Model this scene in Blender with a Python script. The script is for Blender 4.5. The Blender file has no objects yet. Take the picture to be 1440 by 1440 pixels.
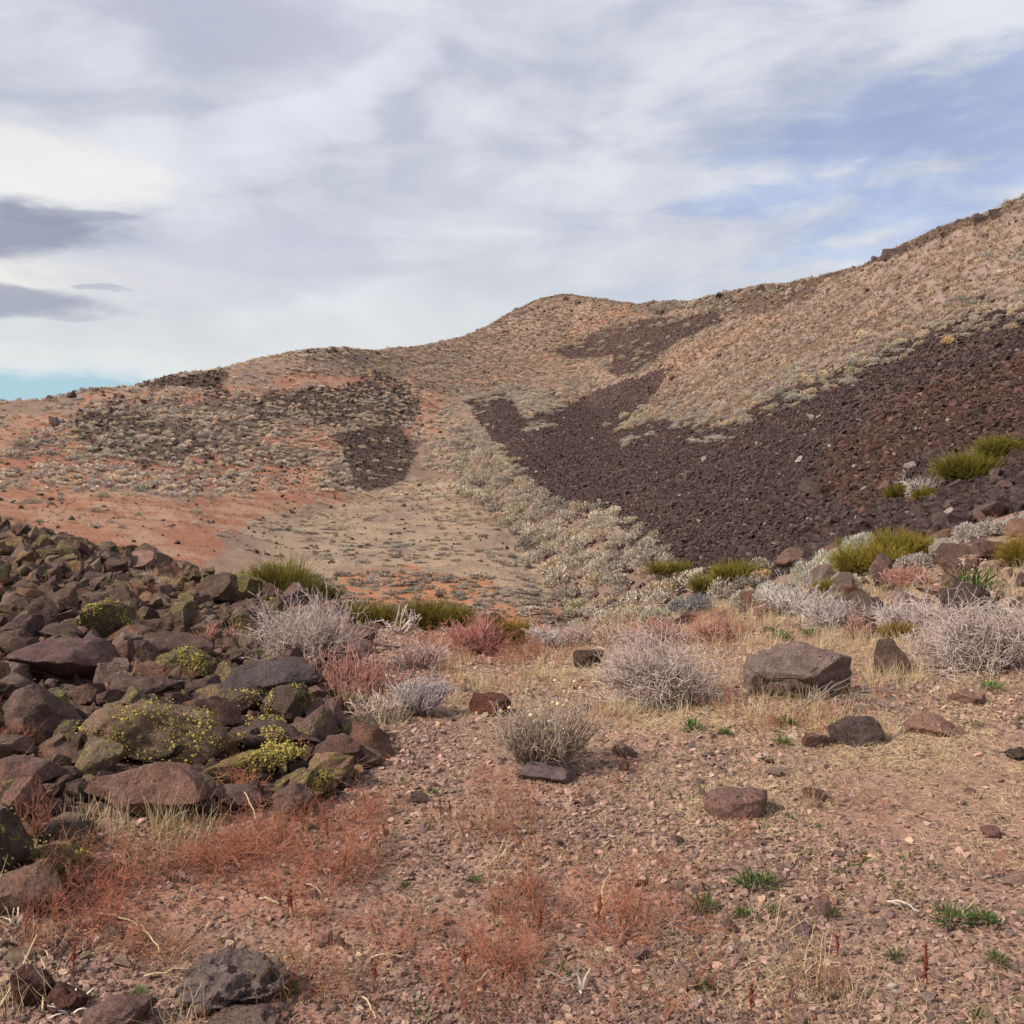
import bpy, bmesh, math, random
import numpy as np
from mathutils import Vector, Matrix, Euler

# ------------------------------------------------------------------ camera
scene = bpy.context.scene
col = scene.collection
FPX = 1413.0                       # focal length in pixels of the 1440 px photograph
PITCH = math.atan(120.0 / FPX)     # horizon stands at row 600
EYE = 1.6
cam_d = bpy.data.cameras.new('camera'); cam = bpy.data.objects.new('camera', cam_d); col.objects.link(cam)
cam_d.sensor_width = 36; cam_d.lens = 36 * FPX / 1440.0
cam_d.clip_start = 0.05; cam_d.clip_end = 9000
cam.location = (0, 0, EYE); cam.rotation_euler = (math.pi / 2 - PITCH, 0, 0)
scene.camera = cam
scene.view_settings.view_transform = 'Standard'
scene.view_settings.look = 'None'
scene.view_settings.exposure = 0.0
scene.view_settings.gamma = 1.0
scene.view_settings.use_curve_mapping = False
scene.cycles.max_bounces = 5
scene.cycles.diffuse_bounces = 3
scene.cycles.transparent_max_bounces = 4

# ------------------------------------------------------------------ sun and sky
SUN_EL, SUN_AZ = math.radians(40), math.radians(-112)     # azimuth from +Y, clockwise; the sun stands to the left
sd = bpy.data.lights.new('sun', 'SUN'); sun = bpy.data.objects.new('sun', sd); col.objects.link(sun)
sd.energy = 5.0; sd.angle = math.radians(0.9); sd.color = (1.0, 0.91, 0.80)
sv = Vector((math.sin(SUN_AZ) * math.cos(SUN_EL), math.cos(SUN_AZ) * math.cos(SUN_EL), math.sin(SUN_EL)))
sun.rotation_euler = sv.to_track_quat('Z', 'Y').to_euler()
sun.location = (-30, 0, 30)

world = bpy.data.worlds.new('World'); scene.world = world; world.use_nodes = True
nt = world.node_tree; nt.nodes.clear()

class G:
    """tiny node helper"""
    def __init__(s, nt): s.nt = nt
    def put(s, inp, v):
        if hasattr(v, 'is_output') or isinstance(v, bpy.types.NodeSocket): s.nt.links.new(v, inp)
        else:
            if isinstance(v, (tuple, list)) and len(v) == 3 and len(inp.default_value) == 4: v = (*v, 1)
            inp.default_value = v
    def m(s, op, a, b=0.0, c=None, clamp=False):
        n = s.nt.nodes.new('ShaderNodeMath'); n.operation = op; n.use_clamp = clamp
        s.put(n.inputs[0], a); s.put(n.inputs[1], b)
        if c is not None: s.put(n.inputs[2], c)
        return n.outputs[0]
    def vm(s, op, a, b=(0, 0, 0), sc=None):
        n = s.nt.nodes.new('ShaderNodeVectorMath'); n.operation = op
        s.put(n.inputs[0], a); s.put(n.inputs[1], b)
        if sc is not None: s.put(n.inputs['Scale'], sc)
        return n.outputs[0]
    def ramp(s, x, a, b, lo=0.0, hi=1.0):
        n = s.nt.nodes.new('ShaderNodeMapRange'); n.interpolation_type = 'SMOOTHSTEP'
        s.put(n.inputs[0], x); s.put(n.inputs[1], a); s.put(n.inputs[2], b); s.put(n.inputs[3], lo); s.put(n.inputs[4], hi)
        return n.outputs[0]
    def mix(s, f, a, b, mode='MIX'):
        n = s.nt.nodes.new('ShaderNodeMix'); n.data_type = 'RGBA'; n.blend_type = mode
        s.put(n.inputs['Factor'], f); s.put(n.inputs[6], a); s.put(n.inputs[7], b)
        return n.outputs[2]
    def noise(s, vec, scale, detail=4, rough=.5, dist=0.0, lac=2.0):
        n = s.nt.nodes.new('ShaderNodeTexNoise')
        s.put(n.inputs['Vector'], vec); s.put(n.inputs['Scale'], scale); n.inputs['Detail'].default_value = detail
        n.inputs['Roughness'].default_value = rough; n.inputs['Distortion'].default_value = dist; n.inputs['Lacunarity'].default_value = lac
        return n.outputs[0]
    def voro(s, vec, scale, feature='F1', out='Distance', rnd=1.0):
        n = s.nt.nodes.new('ShaderNodeTexVoronoi'); n.feature = feature
        s.put(n.inputs['Vector'], vec); s.put(n.inputs['Scale'], scale); n.inputs['Randomness'].default_value = rnd
        return n.outputs[out]
    def comb(s, x, y, z):
        n = s.nt.nodes.new('ShaderNodeCombineXYZ'); s.put(n.inputs[0], x); s.put(n.inputs[1], y); s.put(n.inputs[2], z)
        return n.outputs[0]

g = G(nt)
tc = nt.nodes.new('ShaderNodeTexCoord'); sep = nt.nodes.new('ShaderNodeSeparateXYZ')
nt.links.new(tc.outputs['Generated'], sep.inputs[0])
X, Y, Z = sep.outputs
sky = nt.nodes.new('ShaderNodeTexSky'); sky.sky_type = 'NISHITA'; sky.sun_disc = False
sky.sun_elevation = SUN_EL; sky.sun_rotation = SUN_AZ; sky.altitude = 1200; sky.air_density = 1.0; sky.dust_density = 0.3; sky.ozone_density = 1.2
zc = g.m('MAXIMUM', Z, 0.0)
den = g.m('ADD', zc, 0.16)
P = g.comb(g.m('DIVIDE', X, den), g.m('DIVIDE', Y, den), 0.0)
az = g.m('ARCTAN2', X, Y); el = g.m('ARCSINE', Z)
AE = g.comb(az, el, 0.0)
wq = g.nt.nodes.new('ShaderNodeTexNoise'); g.put(wq.inputs['Vector'], g.comb(az, g.m('MULTIPLY', el, 2.4), 0.0)); wq.inputs['Scale'].default_value = 5.5; wq.inputs['Detail'].default_value = 6
ws = g.nt.nodes.new('ShaderNodeSeparateXYZ'); g.put(ws.inputs[0], wq.outputs['Color'])
azw = g.m('ADD', az, g.m('MULTIPLY', g.m('SUBTRACT', ws.outputs[0], .5), .22)); elw = g.m('ADD', el, g.m('MULTIPLY', g.m('SUBTRACT', ws.outputs[1], .5), .06))
# tilted frame in which the streaks run (rising to the right)
mp = nt.nodes.new('ShaderNodeMapping'); mp.inputs['Rotation'].default_value = (0, 0, math.radians(-14)); mp.inputs['Scale'].default_value = (1.0, 3.0, 1)
nt.links.new(AE, mp.inputs[0]); ST = mp.outputs[0]
n_big = g.noise(P, 0.55, 5, .5, .3)
n_str = g.noise(ST, 5.0, 8, .56, .5)
n_fine = g.noise(ST, 16.0, 7, .6, .6)
n_soft = g.noise(AE, 7.0, 5, .5, .4)
def pix(px, py):
    return math.atan((px - 720) / FPX), math.atan((600 - py) / FPX) * math.cos(math.atan((px - 720) / FPX))
def blob(px, py, wx, wy, tilt=0.0, soft=.5, warp=0.5):
    a0, e0 = pix(px, py)
    da = g.m('SUBTRACT', azw, a0); de = g.m('SUBTRACT', elw, e0)
    c, s_ = math.cos(tilt), math.sin(tilt)
    u = g.m('ADD', g.m('MULTIPLY', da, c), g.m('MULTIPLY', de, s_)); v = g.m('SUBTRACT', g.m('MULTIPLY', de, c), g.m('MULTIPLY', da, s_))
    u = g.m('DIVIDE', u, wx / FPX); v = g.m('DIVIDE', v, wy / FPX)
    q = g.m('ADD', g.m('MULTIPLY', u, u), g.m('MULTIPLY', v, v))
    q = g.m('ADD', q, g.m('MULTIPLY', g.m('SUBTRACT', n_str, .5), warp * 4))
    q = g.m('ADD', q, g.m('MULTIPLY', g.m('SUBTRACT', n_fine, .5), warp * 4))
    return g.ramp(q, 1.0 + soft, 1.0 - soft)
# cloud sheet: bright to grey lavender
bright = g.ramp(g.m('ADD', g.m('MULTIPLY', n_str, .55), g.m('ADD', g.m('MULTIPLY', n_big, .3), g.m('MULTIPLY', n_soft, .4))), .46, .78)
cloud = g.mix(bright, (.48, .515, .62), (.76, .785, .85))
low = g.ramp(el, .23, .02)
cloud = g.mix(g.m('MULTIPLY', low, .75), cloud, (.79, .82, .80))
cloud = g.mix(g.m('MULTIPLY', blob(60, 235, 190, 45, 0, .8, .3), .8), cloud, (.91, .90, .88))
cloud = g.mix(g.m('MULTIPLY', blob(30, 390, 280, 30, 0, .9, .3), .7), cloud, (.93, .91, .84))
cloud = g.mix(g.m('MULTIPLY', blob(350, 370, 190, 55, .1, .8, .5), .55), cloud, (.55, .58, .70))
cloud = g.mix(g.m('MULTIPLY', blob(360, 30, 160, 60, 0, .9, .4), .6), cloud, (.50, .52, .66))
cloud = g.mix(g.m('MULTIPLY', blob(470, 160, 170, 40, .5, .9, .5), .5), cloud, (.84, .86, .96))
# blue showing through, mostly on the right
right = g.ramp(az, -.06, .42)
thin = g.m('MULTIPLY', right, g.ramp(g.m('ADD', g.m('MULTIPLY', n_str, .75), g.m('MULTIPLY', n_fine, .25)), .56, .38))
gap = g.m('MULTIPLY', thin, .38)
for (px_, py_, wx_, wy_, t_, k_) in ((1350, 150, 200, 56, .30, .5), (1085, 272, 150, 26, .10, .5), (1380, 262, 190, 34, .22, .5),
                                     (1200, 345, 150, 14, .12, .35), (1100, 215, 120, 14, .1, .35)):
    gap = g.m('MAXIMUM', gap, g.m('MULTIPLY', blob(px_, py_, wx_, wy_, t_, .98, .9), k_))
# clear strip low on the left
strip = g.m('MULTIPLY', g.ramp(az, -.16, -.27), g.ramp(g.m('ADD', el, g.m('ADD', g.m('MULTIPLY', g.m('SUBTRACT', n_soft, .5), .03), g.m('MULTIPLY', g.m('SUBTRACT', n_fine, .5), .035))), .062, .040))
gap = g.m('MAXIMUM', gap, g.m('MULTIPLY', strip, .9))
clear = g.mix(1.0, sky.outputs[0], (1.12, 1.12, 1.42), 'MULTIPLY')
clear = g.mix(strip, clear, (3.9, 6.2, 7.2))
skyc = g.mix(gap, g.mix(1.0, cloud, (10, 10, 10), 'MULTIPLY'), clear)
# dark lens clouds low on the left
for (px_, py_, wx_, wy_, t_, k_, w_) in ((0, 322, 118, 40, .03, .86, .22), (0, 432, 150, 18, -.02, .72, .25), (90, 300, 90, 9, -.06, .5, .4), (95, 458, 55, 7, 0, .35, .4), (200, 421, 22, 4, 0, .4, .5)):
    skyc = g.mix(g.m('MULTIPLY', blob(px_, py_, wx_, wy_, t_, .6, w_ + .15), k_), skyc, (3.0, 3.3, 4.4))
under = g.ramp(Z, -.004, -.03)
skyc = g.mix(under, skyc, (2.2, 1.7, 1.4))
bg = nt.nodes.new('ShaderNodeBackground'); bg.inputs['Strength'].default_value = 0.1
out = nt.nodes.new('ShaderNodeOutputWorld')
nt.links.new(skyc, bg.inputs[0]); nt.links.new(bg.outputs[0], out.inputs[0])

# ------------------------------------------------------------------ numpy noise
rng = np.random.default_rng(7)
random.seed(7)
def _h(ix, iy, iz, seed):
    with np.errstate(over='ignore'):
        h = (ix.astype(np.uint32) * np.uint32(374761393) + iy.astype(np.uint32) * np.uint32(668265263)
             + iz.astype(np.uint32) * np.uint32(2147483647) + np.uint32((seed * 974634777 + 12345) & 0xffffffff))
        h = (h ^ (h >> np.uint32(13))) * np.uint32(1274126177)
        h = (h ^ (h >> np.uint32(16))) * np.uint32(2246822519)
        h = h ^ (h >> np.uint32(13))
    return h.astype(np.float64) / 4294967295.0
def vnoise(x, y, z=None, seed=0):
    x = np.asarray(x, float); y = np.asarray(y, float)
    if z is None: z = np.zeros_like(x)
    fx, fy, fz = np.floor(x), np.floor(y), np.floor(z)
    ix, iy, iz = fx.astype(np.int64), fy.astype(np.int64), fz.astype(np.int64)
    ux, uy, uz = x - fx, y - fy, z - fz
    ux, uy, uz = [u * u * (3 - 2 * u) for u in (ux, uy, uz)]
    r = 0
    for a in (0, 1):
        for b in (0, 1):
            for c in (0, 1):
                r = r + _h(ix + a, iy + b, iz + c, seed) * (ux if a else 1 - ux) * (uy if b else 1 - uy) * (uz if c else 1 - uz)
    return r * 2 - 1
def fbm(x, y, z=None, seed=0, oc=4, gain=.5):
    r = 0; a = 1; t = 0
    x = np.asarray(x, float); y = np.asarray(y, float)
    if z is None: z = np.zeros_like(x)
    for k in range(oc):
        r = r + a * vnoise(x * 2**k + 17.3 * k, y * 2**k - 9.1 * k, z * 2**k, seed + k); t += a; a *= gain
    return r / t

def pchip(x, y, q):
    x = np.asarray(x, float); y = np.asarray(y, float)
    h = np.diff(x); d = np.diff(y) / h
    mm = np.zeros(len(x)); mm[0] = d[0]; mm[-1] = d[-1]
    for i in range(1, len(x) - 1):
        if d[i - 1] * d[i] > 0:
            w1, w2 = 2 * h[i] + h[i - 1], h[i] + 2 * h[i - 1]
            mm[i] = (w1 + w2) / (w1 / d[i - 1] + w2 / d[i])
    q = np.clip(q, x[0], x[-1]); i = np.clip(np.searchsorted(x, q, 'right') - 1, 0, len(x) - 2)
    t = (q - x[i]) / h[i]
    return ((1 + 2 * t) * (1 - t)**2 * y[i] + t * (1 - t)**2 * h[i] * mm[i] + t * t * (3 - 2 * t) * y[i + 1] + t * t * (t - 1) * h[i] * mm[i + 1])

# ------------------------------------------------------------------ pixel <-> place
CP, SP = math.cos(PITCH), math.sin(PITCH)
def ray(px, py):
    u = (np.asarray(px, float) - 720) / FPX; v = (720 - np.asarray(py, float)) / FPX
    dx, dy, dz = u, CP + v * SP, -SP + v * CP
    hh = np.hypot(dx, dy)
    return np.arctan2(dx, dy), dz / hh           # azimuth, tangent of elevation
def project(x, y, z):
    z = z - EYE
    dep = y * CP - z * SP; up = y * SP + z * CP
    dep = np.where(dep > .05, dep, .05)
    return 720 + FPX * x / dep, 720 - FPX * up / dep, dep

# ------------------------------------------------------------------ terrain profile
# each level runs across the scene: (column, row, range) or (column, None, range, height)
def Lz(c, z, r): return (c, None, r, z)
LV = [
 [Lz(-400, 0, .2), Lz(720, 0, .2), Lz(1840, 0, .2)],
 [Lz(-400, 0.05, 2.4), Lz(0, .04, 2.4), Lz(720, 0, 2.4), Lz(1840, .02, 2.4)],
 [Lz(-400, .25, 5), Lz(0, .12, 5), Lz(360, .0, 5), Lz(720, -.05, 5), Lz(1100, -.02, 5), Lz(1440, .05, 5), Lz(1840, .2, 5)],
 [Lz(-400, .3, 9), Lz(0, .08, 9), Lz(360, -.12, 8.5), Lz(720, -.4, 8.5), Lz(1100, -.22, 9), Lz(1440, -.03, 9.5), Lz(1840, .6, 10)],
 [(-400, 745, 16), (0, 752, 15.5), (120, 775, 15), (240, 802, 14), (350, 838, 12.5), (480, 866, 12), (620, 884, 12), (760, 888, 12), (860, 882, 12.5),
  (960, 862, 14), (1080, 835, 15), (1200, 800, 16), (1320, 765, 16.5), (1440, 728, 17), (1840, 640, 17)],
 [Lz(-400, -3.2, 34), Lz(0, -4.4, 34), Lz(240, -5.3, 32), Lz(480, -6.1, 32), Lz(760, -6.4, 34), Lz(900, -6, 30), Lz(1000, -3.6, 24), Lz(1080, -2.3, 22),
  Lz(1200, -1.05, 20), Lz(1320, -.35, 19), Lz(1440, .2, 19), Lz(1840, 1.4, 19)],
 [(-400, 735, 60), (0, 738, 60), (240, 745, 62), (360, 745, 70), (480, 715, 95), (600, 680, 130), (650, 668, 140), (720, 765, 68), (800, 870, 44), (850, 866, 40), (900, 848, 39),
  (960, 812, 38), (1080, 797, 31), (1200, 758, 26), (1320, 715, 25), (1440, 680, 24), (1840, 590, 23)],
 [(-400, 660, 92), (0, 660, 95), (240, 670, 100), (360, 672, 110), (480, 660, 125), (560, 640, 150), (640, 615, 170), (720, 650, 112), (800, 718, 72), (900, 710, 60),
  (960, 700, 55), (1080, 675, 47), (1200, 645, 42), (1320, 605, 40), (1440, 562, 38), (1840, 430, 34)],
 [(-400, 610, 115), (0, 608, 120), (240, 592, 140), (360, 576, 162), (480, 562, 185), (600, 556, 215), (640, 552, 228), (720, 548, 225), (800, 570, 195), (850, 584, 172),
  (900, 575, 148), (960, 550, 128), (1080, 500, 105), (1200, 458, 86), (1320, 440, 69), (1440, 428, 57), (1840, 310, 50)],
 [(-400, 600, 128), (0, 586, 136), (240, 560, 160), (360, 542, 182), (480, 524, 208), (600, 516, 255), (720, 488, 292), (800, 478, 292), (850, 495, 245), (900, 495, 208),
  (960, 477, 176), (1080, 446, 136), (1200, 416, 106), (1320, 375, 86), (1440, 345, 74), (1840, 210, 66)],
 [(-400, 632, 142), (0, 568, 150), (50, 561, 157), (100, 554, 165), (150, 548, 172), (200, 539, 180), (250, 528, 190), (300, 519, 200), (340, 510, 207), (400, 500, 217),
  (440, 493, 223), (470, 490, 228), (500, 493, 240), (530, 494, 265), (560, 492, 280), (620, 484, 305), (660, 472, 325), (690, 458, 335), (720, 440, 343), (760, 424, 350), (795, 418, 352),
  (850, 427, 330), (900, 432, 285), (940, 429, 250), (980, 426, 222), (1020, 414, 195), (1080, 403, 166), (1150, 391, 145), (1210, 379, 130), (1250, 362, 121), (1300, 337, 112), (1350, 317, 104),
  (1400, 302, 98), (1440, 286, 93), (1840, 130, 84)],
]
def level_arrays(A):
    R = []; Hh = []
    for lv in LV:
        a = []; lr = []; z = []
        for p in lv:
            if p[1] is None: aa = math.atan((p[0] - 720) / (FPX * 1.0)); zz = p[3]
            else:
                aa, t = ray(p[0], p[1]); aa = float(aa); zz = EYE + float(t) * p[2]
            a.append(aa); lr.append(math.log(p[2])); z.append(zz)
        Ac = np.clip(A, a[0], a[-1])
        R.append(pchip(a, lr, Ac)); Hh.append(pchip(a, z, Ac))
    R.append(R[-1] + .16); Hh.append(Hh[-1] - 4.0 - .01 * np.exp(R[-2]))
    R.append(np.full_like(A, math.log(900.))); Hh.append(np.full_like(A, -45.))
    R.append(np.full_like(A, math.log(4000.))); Hh.append(np.full_like(A, -60.))
    return np.array(R), np.array(Hh)
d2 = math.pi / 180
AZ = np.concatenate([np.linspace(-180, -36, 46)[:-1], np.linspace(-36, 36, 660), np.linspace(36, 180, 46)[1:]]) * d2
LR = np.concatenate([np.linspace(math.log(.25), math.log(2.), 24)[:-1], np.linspace(math.log(2.), math.log(410.), 540), np.linspace(math.log(410.), math.log(4000.), 22)[1:]])
RR, HH = level_arrays(AZ)
HG = np.zeros((len(AZ), len(LR)))
for i in range(len(AZ)):
    h = pchip(RR[:, i], HH[:, i], LR)
    w = np.clip((abs(AZ[i]) / d2 - 60) / 70, 0, 1); w = w * w * (3 - 2 * w)
    HG[i] = h * (1 - w) + w * (-.02 * np.minimum(np.exp(LR), 900) * np.clip((LR - 2) / 3, 0, 1))
RG = np.exp(LR)[None, :] * np.ones((len(AZ), 1))
XG = RG * np.sin(AZ)[:, None]; YG = RG * np.cos(AZ)[:, None]
def sm(x, a, b):
    t = np.clip((x - a) / (b - a), 0, 1); return t * t * (3 - 2 * t)
HG += fbm(XG / 1.7, YG / 1.7, seed=3, oc=4) * .05 * sm(RG, 1.5, 4) * (1 - sm(RG, 30, 60))
HG += fbm(XG / 4.5, YG / 4.5, seed=5, oc=3) * .30 * sm(RG, 18, 45)
HG += fbm(XG / 15., YG / 15., seed=9, oc=3) * .8 * sm(RG, 70, 150)
HG += fbm(XG / .45, YG / .45, seed=13, oc=2) * .012 * sm(RG, 1.5, 4) * (1 - sm(RG, 12, 20))
# dark humps on the left hill carry blocky relief; the left rock pile is lumpy
HG += np.abs(fbm(XG / 1.1, YG / 1.1, seed=21, oc=3)) * .10 * sm(-XG / np.maximum(YG, .1), .12, .25) * sm(RG, 3.5, 5) * (1 - sm(RG, 16, 24)) * (YG > 0)
AI = np.arange(len(AZ)); LI = np.arange(len(LR))
def ground(x, y):
    a = np.interp(np.arctan2(x, y), AZ, AI); l = np.interp(np.log(np.maximum(np.hypot(x, y), .26)), LR, LI)
    i = np.clip(a.astype(int) if hasattr(a, 'astype') else int(a), 0, len(AZ) - 2); j = np.clip(l.astype(int) if hasattr(l, 'astype') else int(l), 0, len(LR) - 2)
    fa, fl = a - i, l - j
    return HG[i, j] * (1 - fa) * (1 - fl) + HG[i + 1, j] * fa * (1 - fl) + HG[i, j + 1] * (1 - fa) * fl + HG[i + 1, j + 1] * fa * fl
def at(px, py, r0=2.0, r1=420.0, n=700):
    """first point of the ground that the photograph shows at a pixel"""
    px = np.atleast_1d(np.asarray(px, float)); py = np.atleast_1d(np.asarray(py, float))
    a, t = ray(px, py)
    ls = np.linspace(math.log(r0), math.log(r1), n); rs = np.exp(ls)
    x = np.sin(a)[:, None] * rs; y = np.cos(a)[:, None] * rs
    diff = (ground(x, y) - EYE) / rs - t[:, None]
    hit = diff >= 0
    ok = hit.any(1); k = np.where(ok, hit.argmax(1), diff.argmax(1) if r1 < 100 else n - 1); k0 = np.maximum(k - 1, 0)
    ii = np.arange(len(px)); d0, d1 = diff[ii, k0], diff[ii, k]
    f = np.where(k > 0, np.clip(-d0 / np.where(abs(d1 - d0) < 1e-12, 1, d1 - d0), 0, 1), 0)
    r = np.exp(ls[k0] + f * (ls[k] - ls[k0]))
    X_, Y_ = np.sin(a) * r, np.cos(a) * r
    return X_, Y_, ground(X_, Y_), ok

def inpoly(px, py, poly):
    r = np.zeros(np.shape(px), bool); n = len(poly)
    for i in range(n):
        x0, y0 = poly[i]; x1, y1 = poly[(i + 1) % n]
        if y0 == y1: continue
        c = ((y0 > py) != (y1 > py)) & (px < (x1 - x0) * (py - y0) / (y1 - y0) + x0)
        r ^= c
    return r
# kinds of ground, outlined where the photograph shows them: far ones first
REG = {
 'floor': (22, 200, [[(300, 750), (480, 702), (600, 672), (665, 668), (700, 720), (735, 765), (800, 875), (780, 900), (470, 900), (400, 800)]]),
 'floor_red': (22, 90, [[(470, 803), (560, 798), (660, 812), (760, 845), (800, 880), (470, 890)]]),
 'corridor': (100, 260, [[(600, 600), (640, 555), (730, 545), (700, 620), (720, 660), (680, 700), (600, 672), (590, 630)]]),
 'red': (22, 230, [[(0, 690), (60, 668), (160, 692), (250, 702), (330, 690), (430, 650), (480, 610), (500, 620), (470, 660), (440, 690), (500, 700), (335, 750), (240, 830), (0, 830)],
                   [(0, 597), (100, 580), (105, 590), (40, 610), (0, 640)], [(560, 540), (615, 540), (620, 615), (575, 610), (585, 580)],
                   [(110, 562), (330, 548), (425, 545), (300, 562), (130, 573)], [(430, 600), (480, 590), (480, 606), (440, 612)], [(330, 545), (450, 522), (560, 530), (520, 540), (420, 545)]]),
 'peak': (170, 420, [[(470, 480), (700, 430), (800, 400), (1000, 420), (900, 445), (800, 500), (720, 550), (640, 560), (560, 530), (400, 530), (400, 500)]]),
 'peak_red': (170, 420, [[(850, 430), (960, 427), (930, 440), (880, 445), (820, 470), (790, 500), (700, 540), (600, 545), (700, 528), (780, 490)]]),
 'tan': (30, 260, [[(730, 600), (790, 560), (870, 570), (900, 595), (1010, 600), (1100, 560), (1200, 532), (1300, 485), (1440, 430), (1500, 380), (1500, 200), (1250, 330), (1000, 410), (960, 450), (860, 540), (740, 550)]]),
 'tan_red': (30, 260, [[(900, 560), (1000, 500), (1100, 450), (1080, 440), (960, 490), (870, 545)]]),
 'ridge_dark': (80, 300, [[(920, 440), (1010, 408), (1240, 365), (1440, 290), (1500, 265), (1500, 230), (1230, 340), (900, 425)], [(900, 440), (1010, 412), (1130, 398), (1180, 385), (1130, 425), (1060, 442), (1000, 440)]]),
 'scree': (19, 235, [[(655, 565), (690, 553), (722, 556), (735, 588), (785, 572), (850, 546), (945, 515), (925, 552), (900, 578), (862, 606), (940, 590), (1010, 600), (1100, 552), (1180, 525), (1260, 487), (1330, 462), (1440, 425), (1520, 390),
                      (1520, 730), (1440, 735), (1330, 755), (1220, 775), (1130, 800), (1060, 820), (960, 830), (890, 775), (860, 722), (770, 712), (722, 655), (690, 620)]]),
 'scree_rust': (19, 80, [[(1180, 620), (1260, 560), (1440, 500), (1500, 480), (1500, 640), (1440, 650), (1300, 640), (1230, 720), (1150, 700)]]),
 'scree_high': (120, 290, [[(780, 492), (830, 470), (905, 448), (1010, 440), (1020, 450), (960, 478), (900, 520), (872, 532), (850, 520), (860, 500), (800, 505)]]),
 'left_dark': (60, 250, [[(100, 575), (170, 562), (250, 600), (300, 650), (200, 655), (120, 620)], [(330, 572), (420, 547), (545, 532), (600, 562), (560, 592), (440, 600), (340, 590)], [(180, 547), (240, 531), (308, 527), (305, 545), (230, 550)]]),
 'left_scree': (60, 250, [[(475, 612), (560, 600), (588, 640), (572, 676), (515, 690), (485, 655)], [(215, 540), (245, 529), (300, 524), (310, 540), (270, 548)]]),
 'left_mid': (60, 250, [[(60, 600), (150, 562), (420, 545), (600, 540), (600, 620), (500, 690), (440, 690), (330, 690), (250, 692), (100, 680), (0, 670), (0, 640)]]),
 'near_red': (3, 24, [[(60, 1150), (140, 1160), (420, 1140), (540, 1150), (520, 1230), (440, 1300), (200, 1310), (60, 1350), (0, 1300)], [(700, 1200), (880, 1190), (990, 1260), (900, 1330), (700, 1340)], [(480, 1330), (900, 1330), (880, 1440), (600, 1440)],
                      [(600, 880), (830, 890), (900, 880), (830, 925), (700, 945), (640, 980), (560, 950)], [(170, 760), (330, 790), (340, 850), (280, 840), (200, 810)], [(0, 1000), (70, 1010), (60, 1060), (0, 1070)]]),
 'near_dirt': (2.5, 12, [[(1180, 1070), (1440, 1060), (1440, 1130), (1300, 1190), (1120, 1150)]]),
 'near_straw': (3, 20, [[(980, 985), (1440, 970), (1440, 1040), (1200, 1100), (1060, 1180), (900, 1100), (940, 1010)], [(620, 930), (1000, 960), (1000, 1060), (620, 1060)]]),
 'pile': (3.3, 24, [[(-300, 735), (0, 740), (120, 762), (240, 795), (300, 800), (420, 835), (500, 862), (520, 900), (500, 950), (520, 1000), (530, 1060), (500, 1100), (440, 1140), (300, 1145), (145, 1150), (130, 1240), (0, 1290), (-300, 1290)]]),
 'right_bank': (9, 22, [[(980, 880), (1060, 830), (1200, 790), (1320, 760), (1440, 725), (1600, 680), (1600, 940), (1220, 900), (1060, 900)]]),
}
def inreg(name, px, py, r, feather=0.0, seed=0):
    r0, r1, polys = REG[name]
    if feather:
        q = fbm(px / 34., py / 22., seed=40 + seed, oc=4) * feather; q2 = fbm(px / 34., py / 22., seed=60 + seed, oc=4) * feather * .6
        px = px + q; py = py + q2
    m = np.zeros(np.shape(px), bool)
    for p in polys: m |= inpoly(px, py, p)
    return m & (r > r0) & (r < r1)

# ------------------------------------------------------------------ terrain mesh and soil colours
def mesh_from(name, V, F, smooth=True, attrs=None):
    me = bpy.data.meshes.new(name)
    V = np.asarray(V, np.float32); F = np.asarray(F, np.int32); k = F.shape[1]
    me.vertices.add(len(V)); me.vertices.foreach_set('co', V.ravel())
    me.loops.add(F.size); me.loops.foreach_set('vertex_index', F.ravel())
    me.polygons.add(len(F)); me.polygons.foreach_set('loop_start', np.arange(0, F.size, k, dtype=np.int32))
    if smooth: me.polygons.foreach_set('use_smooth', np.ones(len(F), bool))
    for nm, (ty, arr) in (attrs or {}).items():
        at_ = me.attributes.new(nm, ty, 'POINT')
        at_.data.foreach_set({'FLOAT': 'value', 'FLOAT_COLOR': 'color', 'FLOAT_VECTOR': 'vector', 'INT': 'value'}[ty], np.asarray(arr, np.int32 if ty == 'INT' else np.float32).ravel())
    me.update(); me.validate()
    return me

PXG, PYG, _ = project(XG, YG, HG)
front = YG > .2
C = np.empty((*XG.shape, 3))
C[:] = (.29, .168, .122)
n1 = fbm(XG / 2.2, YG / 2.2, seed=71, oc=5)[..., None]; n2 = fbm(XG / .6, YG / .6, seed=81, oc=3)[..., None]
n3 = fbm(XG / 14, YG / 14, seed=91, oc=4)[..., None]
def paint(mask, c, amt=1.0):
    a = (mask & front)[..., None] * amt
    C[:] = C * (1 - a) + np.array(c) * a
far = RG > 22
paint(far, (.25, .165, .115))
paint(inreg('peak', PXG, PYG, RG, 10), (.28, .19, .145))
paint(inreg('peak_red', PXG, PYG, RG, 10, 3), (.30, .165, .11))
paint(inreg('tan', PXG, PYG, RG, 8, 1), (.27, .195, .155))
paint(inreg('tan_red', PXG, PYG, RG, 14, 5), (.33, .19, .125), .7)
paint(inreg('ridge_dark', PXG, PYG, RG, 14, 6), (.10, .066, .046))
paint(inreg('corridor', PXG, PYG, RG, 10, 2), (.26, .17, .12))
paint(inreg('left_mid', PXG, PYG, RG, 16, 2), (.125, .075, .056))
paint(inreg('left_mid', PXG, PYG, RG, 12, 2) & (n3[..., 0] > .14), (.33, .135, .075), .9)
paint(inreg('left_dark', PXG, PYG, RG, 48, 7), (.062, .042, .032), .85)
paint(inreg('red', PXG, PYG, RG, 30, 4), (.34, .145, .082))
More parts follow.
